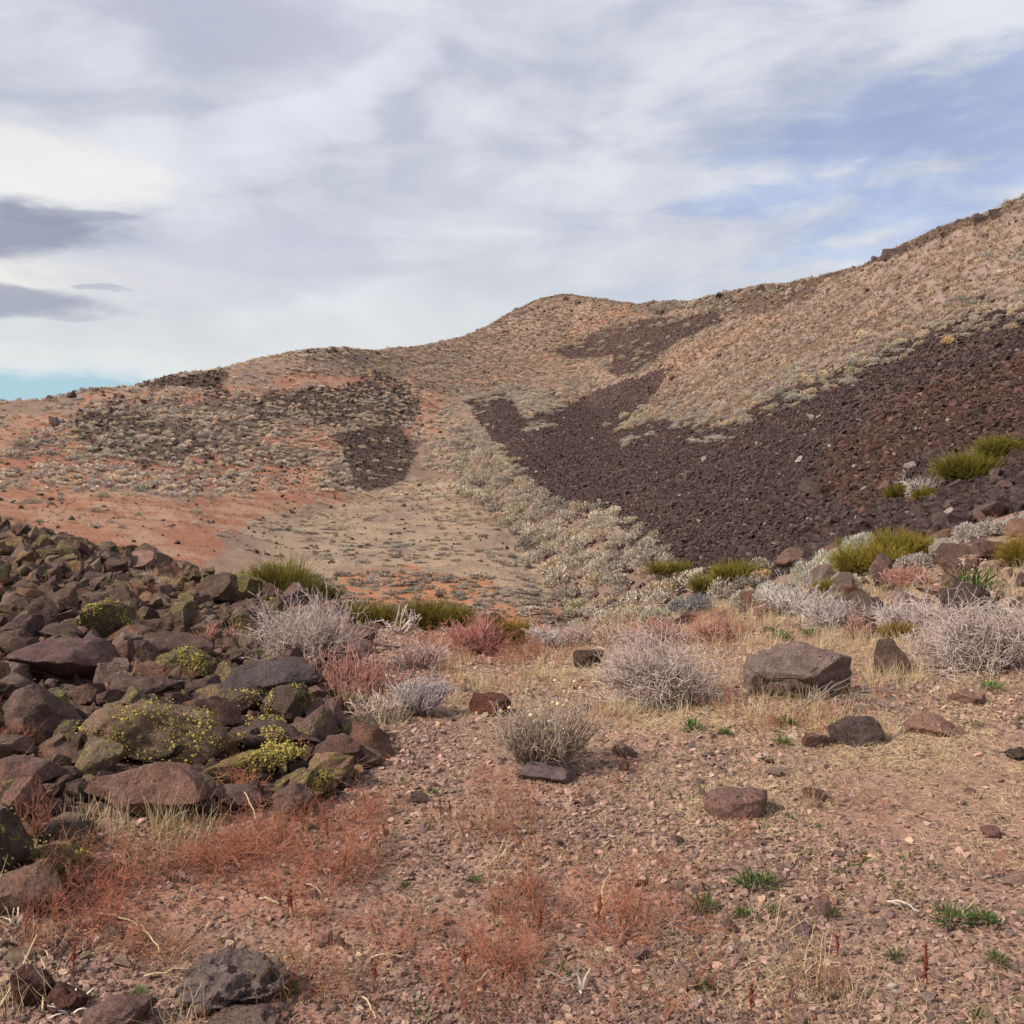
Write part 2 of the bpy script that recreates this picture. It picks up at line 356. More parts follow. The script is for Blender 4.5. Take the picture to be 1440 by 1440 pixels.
paint(inreg('red', PXG, PYG, RG, 30, 4) & (n1[..., 0] > .0), (.36, .22, .145), .75)
paint(inreg('left_scree', PXG, PYG, RG, 10, 8), (.06, .036, .028))
paint(inreg('floor', PXG, PYG, RG, 26, 9), (.33, .24, .16))
paint(inreg('floor', PXG, PYG, RG, 26, 9) & (n1[..., 0] < -.12), (.24, .175, .13), .7)
paint(inreg('floor_red', PXG, PYG, RG, 22, 10) & (n1[..., 0] > -.25), (.40, .17, .08), .95)
paint(inreg('scree', PXG, PYG, RG, 9, 11), (.055, .032, .030))
paint(inreg('scree_rust', PXG, PYG, RG, 20, 15), (.085, .042, .032), .7)
paint(inreg('scree_high', PXG, PYG, RG, 10, 12), (.055, .032, .029))
paint(far & (RG < 200) & inpoly(PXG + n1[..., 0] * 12, PYG, [(655, 590), (690, 620), (722, 650), (775, 705), (862, 716), (950, 785), (1000, 822), (1080, 800), (1060, 850), (940, 880), (850, 900), (800, 880), (775, 830), (735, 765), (690, 725), (650, 690), (635, 610)]), (.17, .115, .085), .85)
paint(inreg('right_bank', PXG, PYG, RG, 20, 13), (.27, .19, .13))
paint(inreg('near_red', PXG, PYG, RG, 30, 14), (.34, .16, .105), .6)
paint(inreg('pile', PXG, PYG, RG, 16, 16), (.075, .045, .033))  # pile ground painted darker, standing in for shade in the gaps between rocks
paint(inreg('near_dirt', PXG, PYG, RG, 20, 17), (.27, .155, .11))
C *= (1 + .16 * n1 + .14 * n2 + .08 * n3)
C = np.clip(C, .01, .8)
nA, nL = XG.shape
V = np.stack([XG, YG, HG], -1).reshape(-1, 3)
ia, il = np.meshgrid(np.arange(nA - 1), np.arange(nL - 1), indexing='ij')
i0 = (ia * nL + il).ravel()
F = np.stack([i0, i0 + nL, i0 + nL + 1, i0 + 1], 1)[:, ::-1]
centre = len(V); V = np.vstack([V, [[0, 0, 0]]])
Ca = np.concatenate([np.concatenate([C.reshape(-1, 3), np.ones((nA * nL, 1))], 1), [[.29, .168, .122, 1]]])
gnd = mesh_from('ground', V, F, True, {'soil': ('FLOAT_COLOR', Ca)})

def new_mat(name):
    m = bpy.data.materials.new(name); m.use_nodes = True
    t = m.node_tree; t.nodes.clear()
    o = t.nodes.new('ShaderNodeOutputMaterial'); b = t.nodes.new('ShaderNodeBsdfPrincipled')
    t.links.new(b.outputs[0], o.inputs[0]); b.inputs['Roughness'].default_value = .9; b.inputs['Specular IOR Level'].default_value = .15
    return m, G(t), b, o
def attr(g, name, out='Color', kind='GEOMETRY'):
    n = g.nt.nodes.new('ShaderNodeAttribute'); n.attribute_name = name; n.attribute_type = kind
    return n.outputs[out]
def bump(g, h, dist, strength=1.0, prev=None):
    n = g.nt.nodes.new('ShaderNodeBump'); g.put(n.inputs['Height'], h); n.inputs['Distance'].default_value = dist; n.inputs['Strength'].default_value = strength
    if prev is not None: g.nt.links.new(prev, n.inputs['Normal'])
    return n.outputs[0]
def scalecol(g, c, f):
    return g.mix(1.0, c, g.comb(f, f, f), 'MULTIPLY')

m, q, b, o = new_mat('soil')
tcn = q.nt.nodes.new('ShaderNodeTexCoord'); OB = tcn.outputs['Object']
soil = attr(q, 'soil')
f1 = q.noise(OB, 90, 4, .65); f2 = q.noise(OB, 14, 5, .6); f3 = q.noise(OB, 1.6, 6, .6)
v1 = q.voro(OB, 38); v1c = q.voro(OB, 38, out='Color'); v2 = q.voro(OB, 9.0); v2c = q.voro(OB, 9, out='Color')
fac = q.m('ADD', q.m('MULTIPLY', f1, .5), q.m('ADD', q.m('MULTIPLY', f2, .55), q.m('MULTIPLY', f3, .75)))
c = scalecol(q, soil, q.m('ADD', fac, .12))
sx = q.nt.nodes.new('ShaderNodeSeparateXYZ'); q.put(sx.inputs[0], v1c)
c = q.mix(q.m('MULTIPLY', sx.outputs[0], .35), c, q.mix(sx.outputs[1], (.16, .085, .065), (.42, .27, .21)))
q.put(b.inputs['Base Color'], c)
hh = q.m('ADD', q.m('MULTIPLY', v1, -.6), q.m('ADD', q.m('MULTIPLY', f1, .35), q.m('MULTIPLY', f2, 1.0)))
nb = bump(q, hh, .02, .9); nb = bump(q, q.m('ADD', f3, q.m('MULTIPLY', v2, -.3)), .12, .7, nb)
q.put(b.inputs['Normal'], nb)
MSOIL = m
gnd.materials.append(m)
ground_ob = bpy.data.objects.new('ground', gnd); col.objects.link(ground_ob); ground_ob['kind'] = 'structure'

# ------------------------------------------------------------------ materials for rocks and plants
def rock_mat(name, inst, plain=0.0, pits=1.0, bk=1.0):
    m, q, b, o = new_mat(name)
    tcn = q.nt.nodes.new('ShaderNodeTexCoord')
    if inst: tint = attr(q, 'tint', 'Color', 'INSTANCER'); lich = attr(q, 'tint', 'Alpha', 'INSTANCER'); rnd = attr(q, 'rnd', 'Fac', 'INSTANCER')
    else:
        oi = q.nt.nodes.new('ShaderNodeObjectInfo'); tint = oi.outputs['Color']; lich = oi.outputs['Alpha']; rnd = oi.outputs['Random']
    geo = q.nt.nodes.new('ShaderNodeNewGeometry')
    P = q.vm('ADD', tcn.outputs['Object'], q.comb(q.m('MULTIPLY', rnd, 37.0), q.m('MULTIPLY', rnd, 91.0), 0.0))
    a = q.noise(P, 2.6, 6, .6, .4); f = q.noise(P, 22, 6, .7); w = q.noise(geo.outputs['Position'], 60, 4, .7)
    c = scalecol(q, q.mix(1.0, tint, (1.0, 1.0, 1.0) if inst else (1.18, 1.10, 1.02), 'MULTIPLY'), q.m('ADD', q.m('MULTIPLY', a, 1.1), .45))
    c = q.mix(q.m('MULTIPLY', q.ramp(a, .48, .66), 1.0 - plain), c, q.mix(.4, c, (.15, .11, .10)))
    c = q.mix(q.m('MULTIPLY', q.ramp(q.noise(P, 5, 5, .7), .56, .7), .45), c, (.24, .13, .085))
    c = scalecol(q, c, q.m('ADD', q.m('MULTIPLY', f, .8), .6))
    c = scalecol(q, c, q.m('ADD', q.m('MULTIPLY', w, 1.0), .5))
    c = scalecol(q, c, q.m('ADD', q.m('MULTIPLY', q.noise(geo.outputs['Position'], 11, 5, .65), 1.5), .25))
    # lichen crusts: dull olive under bright sulphur spots
    ln = q.noise(P, 1.7, 4, .6, .3)
    l1 = q.m('MULTIPLY', q.ramp(q.m('ADD', q.m('MULTIPLY', ln, .62), q.m('MULTIPLY', lich, .42)), .53, .66), q.ramp(q.noise(geo.outputs['Position'], 34, 5, .75, .8), .47, .56))
    l1 = q.m('MULTIPLY', l1, q.ramp(lich, .02, .15, 0.0, .8))
    c = q.mix(q.m('MULTIPLY', l1, .8), c, (.21, .175, .085))
    l2 = q.m('MULTIPLY', q.ramp(q.m('ADD', q.m('MULTIPLY', ln, .7), q.m('MULTIPLY', lich, .42)), .60, .68), q.ramp(q.noise(geo.outputs['Position'], 48, 4, .7, .6), .53, .58))
    l2 = q.m('MULTIPLY', l2, q.ramp(lich, .1, .25))
    c = q.mix(q.m('MULTIPLY', l2, .9), c, (.42, .355, .075))
    q.put(b.inputs['Base Color'], c)
    vo = q.voro(P, 16); pit = q.ramp(vo, .05, .34)
    h = q.m('ADD', q.m('MULTIPLY', f, .8), q.m('ADD', q.m('MULTIPLY', q.noise(P, 6, 5, .6), 1.2), q.m('MULTIPLY', pit, .30 * pits)))
    nb = bump(q, h, .06 * bk, 1.0); nb = bump(q, q.m('ADD', w, q.m('MULTIPLY', q.noise(geo.outputs['Position'], 22, 5, .7), 1.6)), .018 * bk, 1.0, nb)
    q.put(b.inputs['Normal'], nb); b.inputs['Roughness'].default_value = .82; b.inputs['Specular IOR Level'].default_value = .25
    return m
MROCK = rock_mat('basalt', False); MROCKI = rock_mat('basalt_scree', True, bk=.5)
MPEB = rock_mat('pebble_stone', True, plain=1.0, bk=.06)
MLAVA = rock_mat('pitted_lava', False, pits=3.0)

def plant_mat(name, inst, root, tip, var=.35, trans=.0):
    """root and tip are the colours along a stem; every stem varies a little"""
    m, q, b, o = new_mat(name)
    t = attr(q, 'along', 'Fac'); r = attr(q, 'vary', 'Fac')
    if inst: tint = attr(q, 'tint', 'Color', 'INSTANCER')
    else: tint = q.nt.nodes.new('ShaderNodeObjectInfo').outputs['Color']
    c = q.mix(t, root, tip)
    c = scalecol(q, c, q.m('ADD', q.m('MULTIPLY', r, 2 * var), 1 - var))
    c = q.mix(1.0, c, tint, 'MULTIPLY')
    q.put(b.inputs['Base Color'], c); b.inputs['Roughness'].default_value = .85; b.inputs['Specular IOR Level'].default_value = .1
    if trans:
        tr = q.nt.nodes.new('ShaderNodeBsdfTranslucent'); q.put(tr.inputs[0], c)
        mx = q.nt.nodes.new('ShaderNodeMixShader'); mx.inputs[0].default_value = trans
        q.nt.links.new(b.outputs[0], mx.inputs[1]); q.nt.links.new(tr.outputs[0], mx.inputs[2]); q.nt.links.new(mx.outputs[0], o.inputs[0])
    return m
PM = {}
def pm(kind, inst=False):
    spec = {'sagefar': ((.40, .34, .29), (.92, .86, .77), .2, .1), 'twig': ((.26, .19, .16), (.66, .56, .52), .3, 0), 'sage': ((.30, .25, .21), (.80, .74, .66), .22, .2), 'green': ((.11, .085, .035), (.27, .225, .05), .4, .15),
            'red': ((.32, .18, .13), (.60, .30, .245), .35, .1), 'rust': ((.36, .13, .075), (.58, .26, .165), .4, .2), 'straw': ((.50, .36, .18), (.74, .60, .38), .3, .25),
            'leaf': ((.05, .07, .02), (.075, .13, .035), .35, .2), 'white': ((.5, .45, .4), (.85, .82, .76), .15, .1), 'bark': ((.16, .125, .105), (.25, .20, .175), .3, 0),
            'lichen': ((.24, .19, .06), (.42, .34, .08), .5, 0), 'purple': ((.4, .1, .4), (.55, .2, .6), .2, 0)}[kind]
    k = (kind, inst)
    if k not in PM: PM[k] = plant_mat(kind + ('_scatter' if inst else '_plant'), inst, *spec)
    return PM[k]

# ------------------------------------------------------------------ shapes
_ico = {}
def ico(sub):
    if sub not in _ico:
        bm = bmesh.new(); bmesh.ops.create_icosphere(bm, subdivisions=sub, radius=1)
        v = np.array([x.co[:] for x in bm.verts]); f = np.array([[y.index for y in x.verts] for x in bm.faces]); bm.free()
        _ico[sub] = (v, f)
    return _ico[sub][0].copy(), _ico[sub][1]
def rock_shape(seed, sub, cuts=12, keep=(.45, .85), rough=.06, pits=0.0, strata=0.0, aspect=(1, 1, 1)):
    v, f = ico(sub); R = np.random.default_rng(seed)
    off = R.uniform(-50, 50, 3)
    v = v * (1 + .22 * fbm(v[:, 0] * 1.1 + off[0], v[:, 1] * 1.1 + off[1], v[:, 2] * 1.1, seed=seed, oc=2))[:, None]
    for _ in range(cuts):
        n = R.normal(size=3); n /= np.linalg.norm(n); d = R.uniform(*keep) * .9
        p = v @ n; ov = p > d
        v[ov] -= ((p[ov] - d) * .94)[:, None] * n
    asp = np.array(aspect, float)
    lo, hi = v.min(0), v.max(0); v = (v - (lo + hi) / 2) / (hi - lo) * 2
    nn = v / asp; v = v * asp; nn /= np.linalg.norm(nn, axis=1, keepdims=True)
    w = v * 2.6 + off; disp = fbm(w[:, 0], w[:, 1], w[:, 2], seed=seed + 3, oc=3) * rough * 1.9
    if sub >= 3:
        w = v * 7 + off; disp = disp + fbm(w[:, 0], w[:, 1], w[:, 2], seed=seed + 9, oc=3) * rough * .9
    if strata:
        disp = disp - strata * (np.abs(np.sin((v[:, 2] + .25 * v[:, 0]) * 11 + 2 * vnoise(v[:, 0] * 2, v[:, 1] * 2, seed=seed))) > .9)
    if pits:
        for _ in range(130):
            c0 = v[R.integers(len(v))]; rp = R.uniform(.05, .16); q_ = np.linalg.norm(v - c0, axis=1) / rp
            disp = disp - np.minimum(pits * 1.7, rp) * np.clip(1 - q_ * q_, 0, 1) ** .6
    v = v + nn * disp[:, None]
    lo, hi = v.min(0), v.max(0); v = (v - (lo + hi) / 2) / (hi - lo) * asp
    return v, f

def tubes(P, rad, sides=3):
    """P (n,m,3) lines, rad (n,m): thin tapering stems with 'along' and 'vary' attributes"""
    n, m_ = P.shape[:2]
    T = np.gradient(P, axis=1); T /= np.linalg.norm(T, axis=2, keepdims=True) + 1e-9
    up = np.array([.31, .17, .93]); A = np.cross(T, up); A /= np.linalg.norm(A, axis=2, keepdims=True) + 1e-9; B = np.cross(T, A)
    ang = np.arange(sides) * 2 * math.pi / sides
    Vv = P[:, :, None] + rad[:, :, None, None] * (A[:, :, None] * np.cos(ang)[None, None, :, None] + B[:, :, None] * np.sin(ang)[None, None, :, None])
    idx = np.arange(n * m_ * sides).reshape(n, m_, sides)
    a = idx[:, :-1]; bq = idx[:, 1:]
    Fq = np.stack([a, np.roll(a, -1, 2), np.roll(bq, -1, 2), bq], -1).reshape(-1, 4)
    return Vv.reshape(-1, 3), Fq
def curve_lines(R, base, dirv, length, m_=5, wig=.25, droop=0.0, lift=0.0):
    n = len(base); P = np.zeros((n, m_, 3)); P[:, 0] = base; d = dirv / np.linalg.norm(dirv, axis=1, keepdims=True)
    for k in range(1, m_):
        d = d + R.normal(size=(n, 3)) * wig; d[:, 2] += lift - droop * k / m_
        d /= np.linalg.norm(d, axis=1, keepdims=True)
        P[:, k] = P[:, k - 1] + d * (length / (m_ - 1))[:, None]
    return P
def bush_mesh(name, mat, seed, n0=60, gens=(3, 3), w=1.0, h=.6, r=.004, wig=.28, lift=.05, base_r=.2, spread=1.0, m_=5, branch=.55, sides=3, cap=9000):
    """a real branching bush: stems from the root crown, each forking again"""
    R = np.random.default_rng(seed)
    a = R.uniform(0, 2 * math.pi, n0); rr = np.sqrt(R.uniform(0, 1, n0)) * base_r
    base = np.stack([np.cos(a) * rr * w / 2, np.sin(a) * rr * w / 2, np.zeros(n0)], 1)
    inc = np.sqrt(R.uniform(0, 1, n0)) * 1.35 * spread; a2 = a + R.normal(size=n0) * .4
    d = np.stack([np.sin(inc) * np.cos(a2), np.sin(inc) * np.sin(a2), np.cos(inc) + .05], 1)
    L = (1 / np.sqrt((np.sin(inc) / (w / 2))**2 + (np.cos(inc) / h)**2)) * R.uniform(.7, 1.02, n0)
    L = L * (1 + .45 * vnoise(a2 * 1.3 + seed, inc * 1.5, seed=seed))
    P = curve_lines(R, base, d, L, m_, wig, 0, lift)
    allP = [P]; allr = [np.linspace(1, .55, m_)[None] * np.full((n0, 1), r * 1.9)]; tt = [np.linspace(0, .55, m_)[None] * np.ones((n0, 1))]
    Lc = L; g0 = .55
    for gi, k in enumerate(gens):
        n = len(P) * k; par = np.repeat(np.arange(len(P)), k)
        s = R.uniform(.3, 1, n) * (m_ - 1.001); i = s.astype(int); fr = (s - i)[:, None]
        st = P[par, i] * (1 - fr) + P[par, i + 1] * fr; dd = P[par, i + 1] - P[par, i]; dd /= np.linalg.norm(dd, axis=1, keepdims=True)
        dd = dd + R.normal(size=(n, 3)) * .62; dd[:, 2] += .12
        Ln = Lc[par] * R.uniform(.3, .6, n) * branch / .55
        P2 = curve_lines(R, st, dd, Ln, m_, wig * 1.25, 0, lift)
        allP.append(P2); sc = .62**(gi + 1)
        allr.append(np.linspace(1, .45, m_)[None] * np.full((n, 1), r * 1.5 * sc)); tt.append(np.linspace(g0, 1, m_)[None] * np.ones((n, 1)))
        P, Lc = P2, Ln; g0 = min(.9, g0 + .2)
    P = np.concatenate(allP)[:cap]; rad = np.concatenate(allr)[:cap]; t = np.concatenate(tt)[:cap]
    P[:, :, 2] = np.maximum(P[:, :, 2], .004)
    V_, F_ = tubes(P, rad, sides)
    vary = np.repeat(R.uniform(0, 1, len(P)), m_ * sides)
    me = mesh_from(name, V_, F_, False, {'along': ('FLOAT', np.repeat(t.ravel(), sides)), 'vary': ('FLOAT', vary)})
    me.materials.append(mat)
    return me, P
def broom_mesh(name, mat, seed, n=900, w=1.2, h=.6, r=.004, m_=4, sides=3, lobes=5, tuft=True, flat=.5, r0=.35):
    """a dense crown of upright stems on several root crowns"""
    R = np.random.default_rng(seed)
    lc = np.stack([R.uniform(-.32, .32, lobes) * w, R.uniform(-.32, .32, lobes) * w * flat, np.zeros(lobes)], 1); lh = R.uniform(.7, 1.0, lobes)
    k = R.integers(0, lobes, n)
    a = R.uniform(0, 2 * math.pi, n); inc = np.sqrt(R.uniform(0, 1, n)) * 1.25
    d = np.stack([np.sin(inc) * np.cos(a), np.sin(inc) * np.sin(a), np.cos(inc) + .15], 1)
    L = h * lh[k] * R.uniform(.35, .95, n) ** .8 * (1 - .1 * inc / 1.15)
    rr = np.sqrt(R.uniform(0, 1, n)) * r0 * w * .5
    base = lc[k] + np.stack([np.cos(a) * rr, np.sin(a) * rr * max(flat, .6), R.uniform(0, .35, n) * h * lh[k]], 1)
    P = curve_lines(R, base, d, L * .8, m_, .27, 0, .03)
    P[:, :, 2] = np.maximum(P[:, :, 2], .003)
    V_, F_ = tubes(P, np.linspace(1, .5, m_)[None] * R.uniform(.7, 1.2, (n, 1)) * r, sides)
    me = mesh_from(name, V_, F_, False, {'along': ('FLOAT', np.repeat((np.linspace(0, 1, m_)[None] * np.ones((n, 1))).ravel(), sides)), 'vary': ('FLOAT', np.repeat(R.uniform(0, 1, n), m_ * sides))})
    me.materials.append(mat)
    return me, P
def blades(name, mat, seed, n=26, w=.12, h=.25, bw=.004, lean=.5, droop=.25, m_=4):
    """a tuft of flat blades"""
    R = np.random.default_rng(seed)
    a = R.uniform(0, 2 * math.pi, n); rr = np.sqrt(R.uniform(0, 1, n)) * w / 2
    base = np.stack([np.cos(a) * rr, np.sin(a) * rr, np.zeros(n)], 1); inc = R.uniform(0, lean, n); a += R.normal(size=n) * .6
    d = np.stack([np.sin(inc) * np.cos(a), np.sin(inc) * np.sin(a), np.cos(inc)], 1)
    P = curve_lines(R, base, d, h * R.uniform(.4, 1, n), m_, .12, droop, 0)
    P[:, :, 2] = np.maximum(P[:, :, 2], .002)
    side = np.stack([-np.sin(a), np.cos(a), np.zeros(n)], 1) + R.normal(size=(n, 3)) * .4
    side /= np.linalg.norm(side, axis=1, keepdims=True)
    wd = np.linspace(1, .25, m_)[None, :, None] * bw / 2 * side[:, None]
    Vv = np.stack([P - wd, P + wd], 2); idx = np.arange(n * m_ * 2).reshape(n, m_, 2)
    Fq = np.stack([idx[:, :-1, 0], idx[:, :-1, 1], idx[:, 1:, 1], idx[:, 1:, 0]], -1).reshape(-1, 4)
    me = mesh_from(name, Vv.reshape(-1, 3), Fq, False, {'along': ('FLOAT', np.repeat((np.linspace(0, 1, m_)[None] * np.ones((n, 1))).ravel(), 2)), 'vary': ('FLOAT', np.repeat(R.uniform(0, 1, n), m_ * 2))})
    if mat: me.materials.append(mat)
    return me
def cushion_mesh(name, mat, seed, n=700, size=.055, lobes=6, elong=1.0):
    """a rounded desert shrub, unit wide: short leafy shoots through several mounded lobes"""
    R = np.random.default_rng(seed)
    lc = np.stack([R.uniform(-.26, .26, lobes) * elong, R.uniform(-.26, .26, lobes), R.uniform(.0, .12, lobes)], 1); lr = R.uniform(.18, .32, lobes)
    k = R.choice(lobes, n, p=lr**2 / (lr**2).sum())
    u = R.normal(size=(n, 3)); u[:, 2] = np.abs(u[:, 2]) - .12; u /= np.linalg.norm(u, axis=1, keepdims=True)
    rad = lr[k] * R.uniform(.62, 1.08, n)**.7
    p = lc[k] + u * rad[:, None] * np.array([1, 1, 1.05])
    p[:, 2] = np.maximum(p[:, 2], .0)
    d = u + R.normal(size=(n, 3)) * .45; d[:, 2] += .35; d /= np.linalg.norm(d, axis=1, keepdims=True)
    s = np.cross(d, R.normal(size=(n, 3))); s /= np.linalg.norm(s, axis=1, keepdims=True); nrm = np.cross(d, s)
    L = (size * R.uniform(.7, 1.6, n))[:, None]; W = L * .22
    a = p - s * W; b_ = p + s * W; c_ = p + d * L + nrm * L * .12; e = p + nrm * W * 1.2
    Vv = np.stack([a, b_, c_, e], 1).reshape(-1, 3); i = np.arange(n) * 4
    Fq = np.concatenate([np.stack([i, i + 1, i + 2], 1), np.stack([i, i + 2, i + 3], 1)])
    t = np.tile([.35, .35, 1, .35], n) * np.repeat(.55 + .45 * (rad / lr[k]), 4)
    me = mesh_from(name, Vv, Fq, False, {'along': ('FLOAT', np.clip(t, 0, 1)), 'vary': ('FLOAT', np.repeat(R.uniform(0, 1, n), 4))})
    me.materials.append(mat)
    return me
def leaf_clump(name, mat, seed, n=40, w=.3, h=.12, ll=.1, lw=.025):
    """a low rosette of green leaves with bent blades"""
    R = np.random.default_rng(seed)
    a = R.uniform(0, 2 * math.pi, n); inc = R.uniform(.2, 1.35, n)
    rr = np.sqrt(R.uniform(0, 1, n)) * w * .32
    base = np.stack([np.cos(a) * rr, np.sin(a) * rr, R.uniform(0, h * .4, n)], 1)
    d = np.stack([np.sin(inc) * np.cos(a), np.sin(inc) * np.sin(a), np.cos(inc) * 1.1], 1)
    P = curve_lines(R, base, d, ll * R.uniform(.5, 1.2, n), 4, .1, .25, 0)
    P[:, :, 2] = np.maximum(P[:, :, 2], .004)
    side = np.stack([-np.sin(a), np.cos(a), R.normal(size=n) * .3], 1); side /= np.linalg.norm(side, axis=1, keepdims=True)
    wd = np.array([.25, .8, 1, .1])[None, :, None] * lw / 2 * side[:, None]
    Vv = np.stack([P - wd, P + wd], 2); idx = np.arange(n * 8).reshape(n, 4, 2)
    Fq = np.stack([idx[:, :-1, 0], idx[:, :-1, 1], idx[:, 1:, 1], idx[:, 1:, 0]], -1).reshape(-1, 4)
    me = mesh_from(name, Vv.reshape(-1, 3), Fq, False, {'along': ('FLOAT', np.repeat((np.linspace(0, 1, 4)[None] * np.ones((n, 1))).ravel(), 2)), 'vary': ('FLOAT', np.repeat(R.uniform(0, 1, n), 8))})
    me.materials.append(mat)
    return me

# ------------------------------------------------------------------ objects
def link(name, me, label=None, cat=None, group=None, kind=None, parent=None, loc=None, rot=None, scl=None, color=None):
    ob = bpy.data.objects.new(name, me); col.objects.link(ob)
    if parent: ob.parent = parent
    if loc is not None: ob.location = loc
    if rot is not None: ob.rotation_euler = rot
    if scl is not None: ob.scale = scl
    if color is not None: ob.color = color
    if label: ob['label'] = label
    if cat: ob['category'] = cat
    if group: ob['group'] = group
    if kind: ob['kind'] = kind
    return ob

def scatter(name, label, cat, protos, pts, rot, scl, tint, parent=None):
    """real geometry by the thousand: geometry nodes set a prototype on each point"""
    n = len(pts)
    if n == 0: return
    me = bpy.data.meshes.new(name); me.vertices.add(n); me.vertices.foreach_set('co', np.asarray(pts, np.float32).ravel())
    for nm, ty, arr, key in (('rot', 'FLOAT_VECTOR', rot, 'vector'), ('scl', 'FLOAT_VECTOR', scl, 'vector'), ('tint', 'FLOAT_COLOR', tint, 'color'),
                             ('idx', 'INT', rng.integers(0, len(protos), n), 'value'), ('rnd', 'FLOAT', rng.uniform(0, 1, n), 'value')):
        A = me.attributes.new(nm, ty, 'POINT'); A.data.foreach_set(key, np.asarray(arr, np.int32 if ty == 'INT' else np.float32).ravel())
    ob = link(name, me, label, cat, None, 'stuff')
    src = bpy.data.collections.new(name + '_source')
    for i, p in enumerate(protos):
        s_ = bpy.data.objects.new('%s_source_%02d' % (name, i), p); src.objects.link(s_)
    ng = bpy.data.node_groups.new(name, 'GeometryNodeTree')
    ng.interface.new_socket('Geometry', in_out='INPUT', socket_type='NodeSocketGeometry'); ng.interface.new_socket('Geometry', in_out='OUTPUT', socket_type='NodeSocketGeometry')
    N = ng.nodes; Lk = ng.links
    gi, go = N.new('NodeGroupInput'), N.new('NodeGroupOutput'); ip = N.new('GeometryNodeInstanceOnPoints')
    ci = N.new('GeometryNodeCollectionInfo'); ci.inputs[0].default_value = src; ci.inputs['Separate Children'].default_value = True; ci.inputs['Reset Children'].default_value = True
    def na(nm, ty):
        x = N.new('GeometryNodeInputNamedAttribute'); x.data_type = ty; x.inputs[0].default_value = nm; return x.outputs[0]
    e2r = N.new('FunctionNodeEulerToRotation')
    Lk.new(gi.outputs[0], ip.inputs['Points']); Lk.new(ci.outputs[0], ip.inputs['Instance']); ip.inputs['Pick Instance'].default_value = True
    Lk.new(na('idx', 'INT'), ip.inputs['Instance Index']); Lk.new(na('rot', 'FLOAT_VECTOR'), e2r.inputs[0]); Lk.new(e2r.outputs[0], ip.inputs['Rotation'])
    Lk.new(na('scl', 'FLOAT_VECTOR'), ip.inputs['Scale']); Lk.new(ip.outputs[0], go.inputs[0])
    md = ob.modifiers.new('scatter', 'NODES'); md.node_group = ng
    return ob

def spread_pts(N, r0, r1, k, fn, az=36):
    """points over the ground, density falling as range^-k, kept with probability fn(px, py, r, x, y)"""
    u = rng.uniform(0, 1, N); p = 2 - k
    r = r0 * (r1 / r0)**u if abs(p) < 1e-6 else (r0**p + u * (r1**p - r0**p))**(1 / p)
    a = rng.uniform(-az, az, N) * d2; x, y = r * np.sin(a), r * np.cos(a); z = ground(x, y)
    px, py, _ = project(x, y, z)
    keep = rng.uniform(0, 1, N) < np.asarray(fn(px, py, r, x, y), float)
    return x[keep], y[keep], z[keep], r[keep], px[keep], py[keep]
def tints(n, base, spread=.2, a=1.0, hue=.08):
    t = np.ones((n, 4)); t[:, :3] = np.array(base) * np.exp(np.clip(rng.normal(size=(n, 1)), -2, 1.8) * spread) * np.exp(np.clip(rng.normal(size=(n, 3)), -1.5, 1.5) * hue); t[:, 3] = a
    return np.clip(t, 0, 1)

# ------------------------------------------------------------------ the dark scree
def rock_proto(name, seed, sub, mat, **k):
    v, f = rock_shape(seed, sub, **k); me = mesh_from(name, v, f, True); me.set_sharp_from_angle(angle=math.radians(24 if sub > 2 else 30)); me.materials.append(mat); return me
SCR = [rock_proto('scree_rock', 300 + i, 2, MROCKI, cuts=11, keep=(.3, .7), rough=.05) for i in range(9)]
def rock_scatter(name, label, P, size, base, spread=.25, alpha=0.0, flat=.7, sink=.15, protos=SCR, cat='rocks', hue=.06, zoff=None):
    x, y, z, r, px, py = P; n = len(x)
    s = np.stack([size * rng.uniform(.8, 1.35, n), size * rng.uniform(.7, 1.1, n), size * flat * rng.uniform(.7, 1.3, n)], 1)
    rot = np.stack([rng.normal(size=n) * .45, rng.normal(size=n) * .45, rng.uniform(0, 6.28, n)], 1)
    zz = z + s[:, 2] * (.5 - sink) + (0 if zoff is None else zoff)
    return scatter(name, label, cat, protos, np.stack([x, y, zz], 1), rot, s, tints(n, base, spread, alpha, hue) if np.ndim(base) == 1 else base)
fs = lambda px, py, r, x, y: np.maximum(1.0 * (inreg('scree', px, py, r, 9, 11) | inreg('scree_high', px, py, r, 10, 12)), .16 * (inreg('scree', px, py, r, 70, 31) | inreg('scree_high', px, py, r, 60, 32)) * (r > 26))
P = spread_pts(640000, 19, 290, 1.15, fs)
n = len(P[0]); print('scree', n)
sz = .105 * np.exp(rng.normal(size=n) * .38) * np.interp(P[3], [20, 32, 60, 280], [1.35, 1.2, 1.35, 1.9])
rust = inreg('scree_rust', P[4], P[5], P[3], 26, 15)
bt = tints(n, (.066, .039, .035), .30, 0, .07)
bt[rust, :3] *= np.exp(rng.normal(size=(rust.sum(), 1)) * .3) * np.array([1.25, 1.06, .92])
pale = rng.uniform(0, 1, n) < .012; bt[pale, :3] = (.34, .27, .24)
rock_scatter('scree', 'dark brown loose lava rock covering the right hand slope', P, sz, bt, flat=.62)
fs = lambda px, py, r, x, y: inreg('left_scree', px, py, r, 10, 8) * .9 + inreg('left_dark', px, py, r, 48, 7) * .8 + inreg('left_mid', px, py, r, 14, 2) * .2 + (inreg('floor', px, py, r) + inreg('red', px, py, r)) * .035 + inreg('ridge_dark', px, py, r, 12, 6) * .6 \
     + (inreg('tan', px, py, r, 10, 1)) * .14 + inreg('peak', px, py, r) * .15
P = spread_pts(190000, 38, 350, 1.0, fs); n = len(P[0]); print('hill rocks', n)
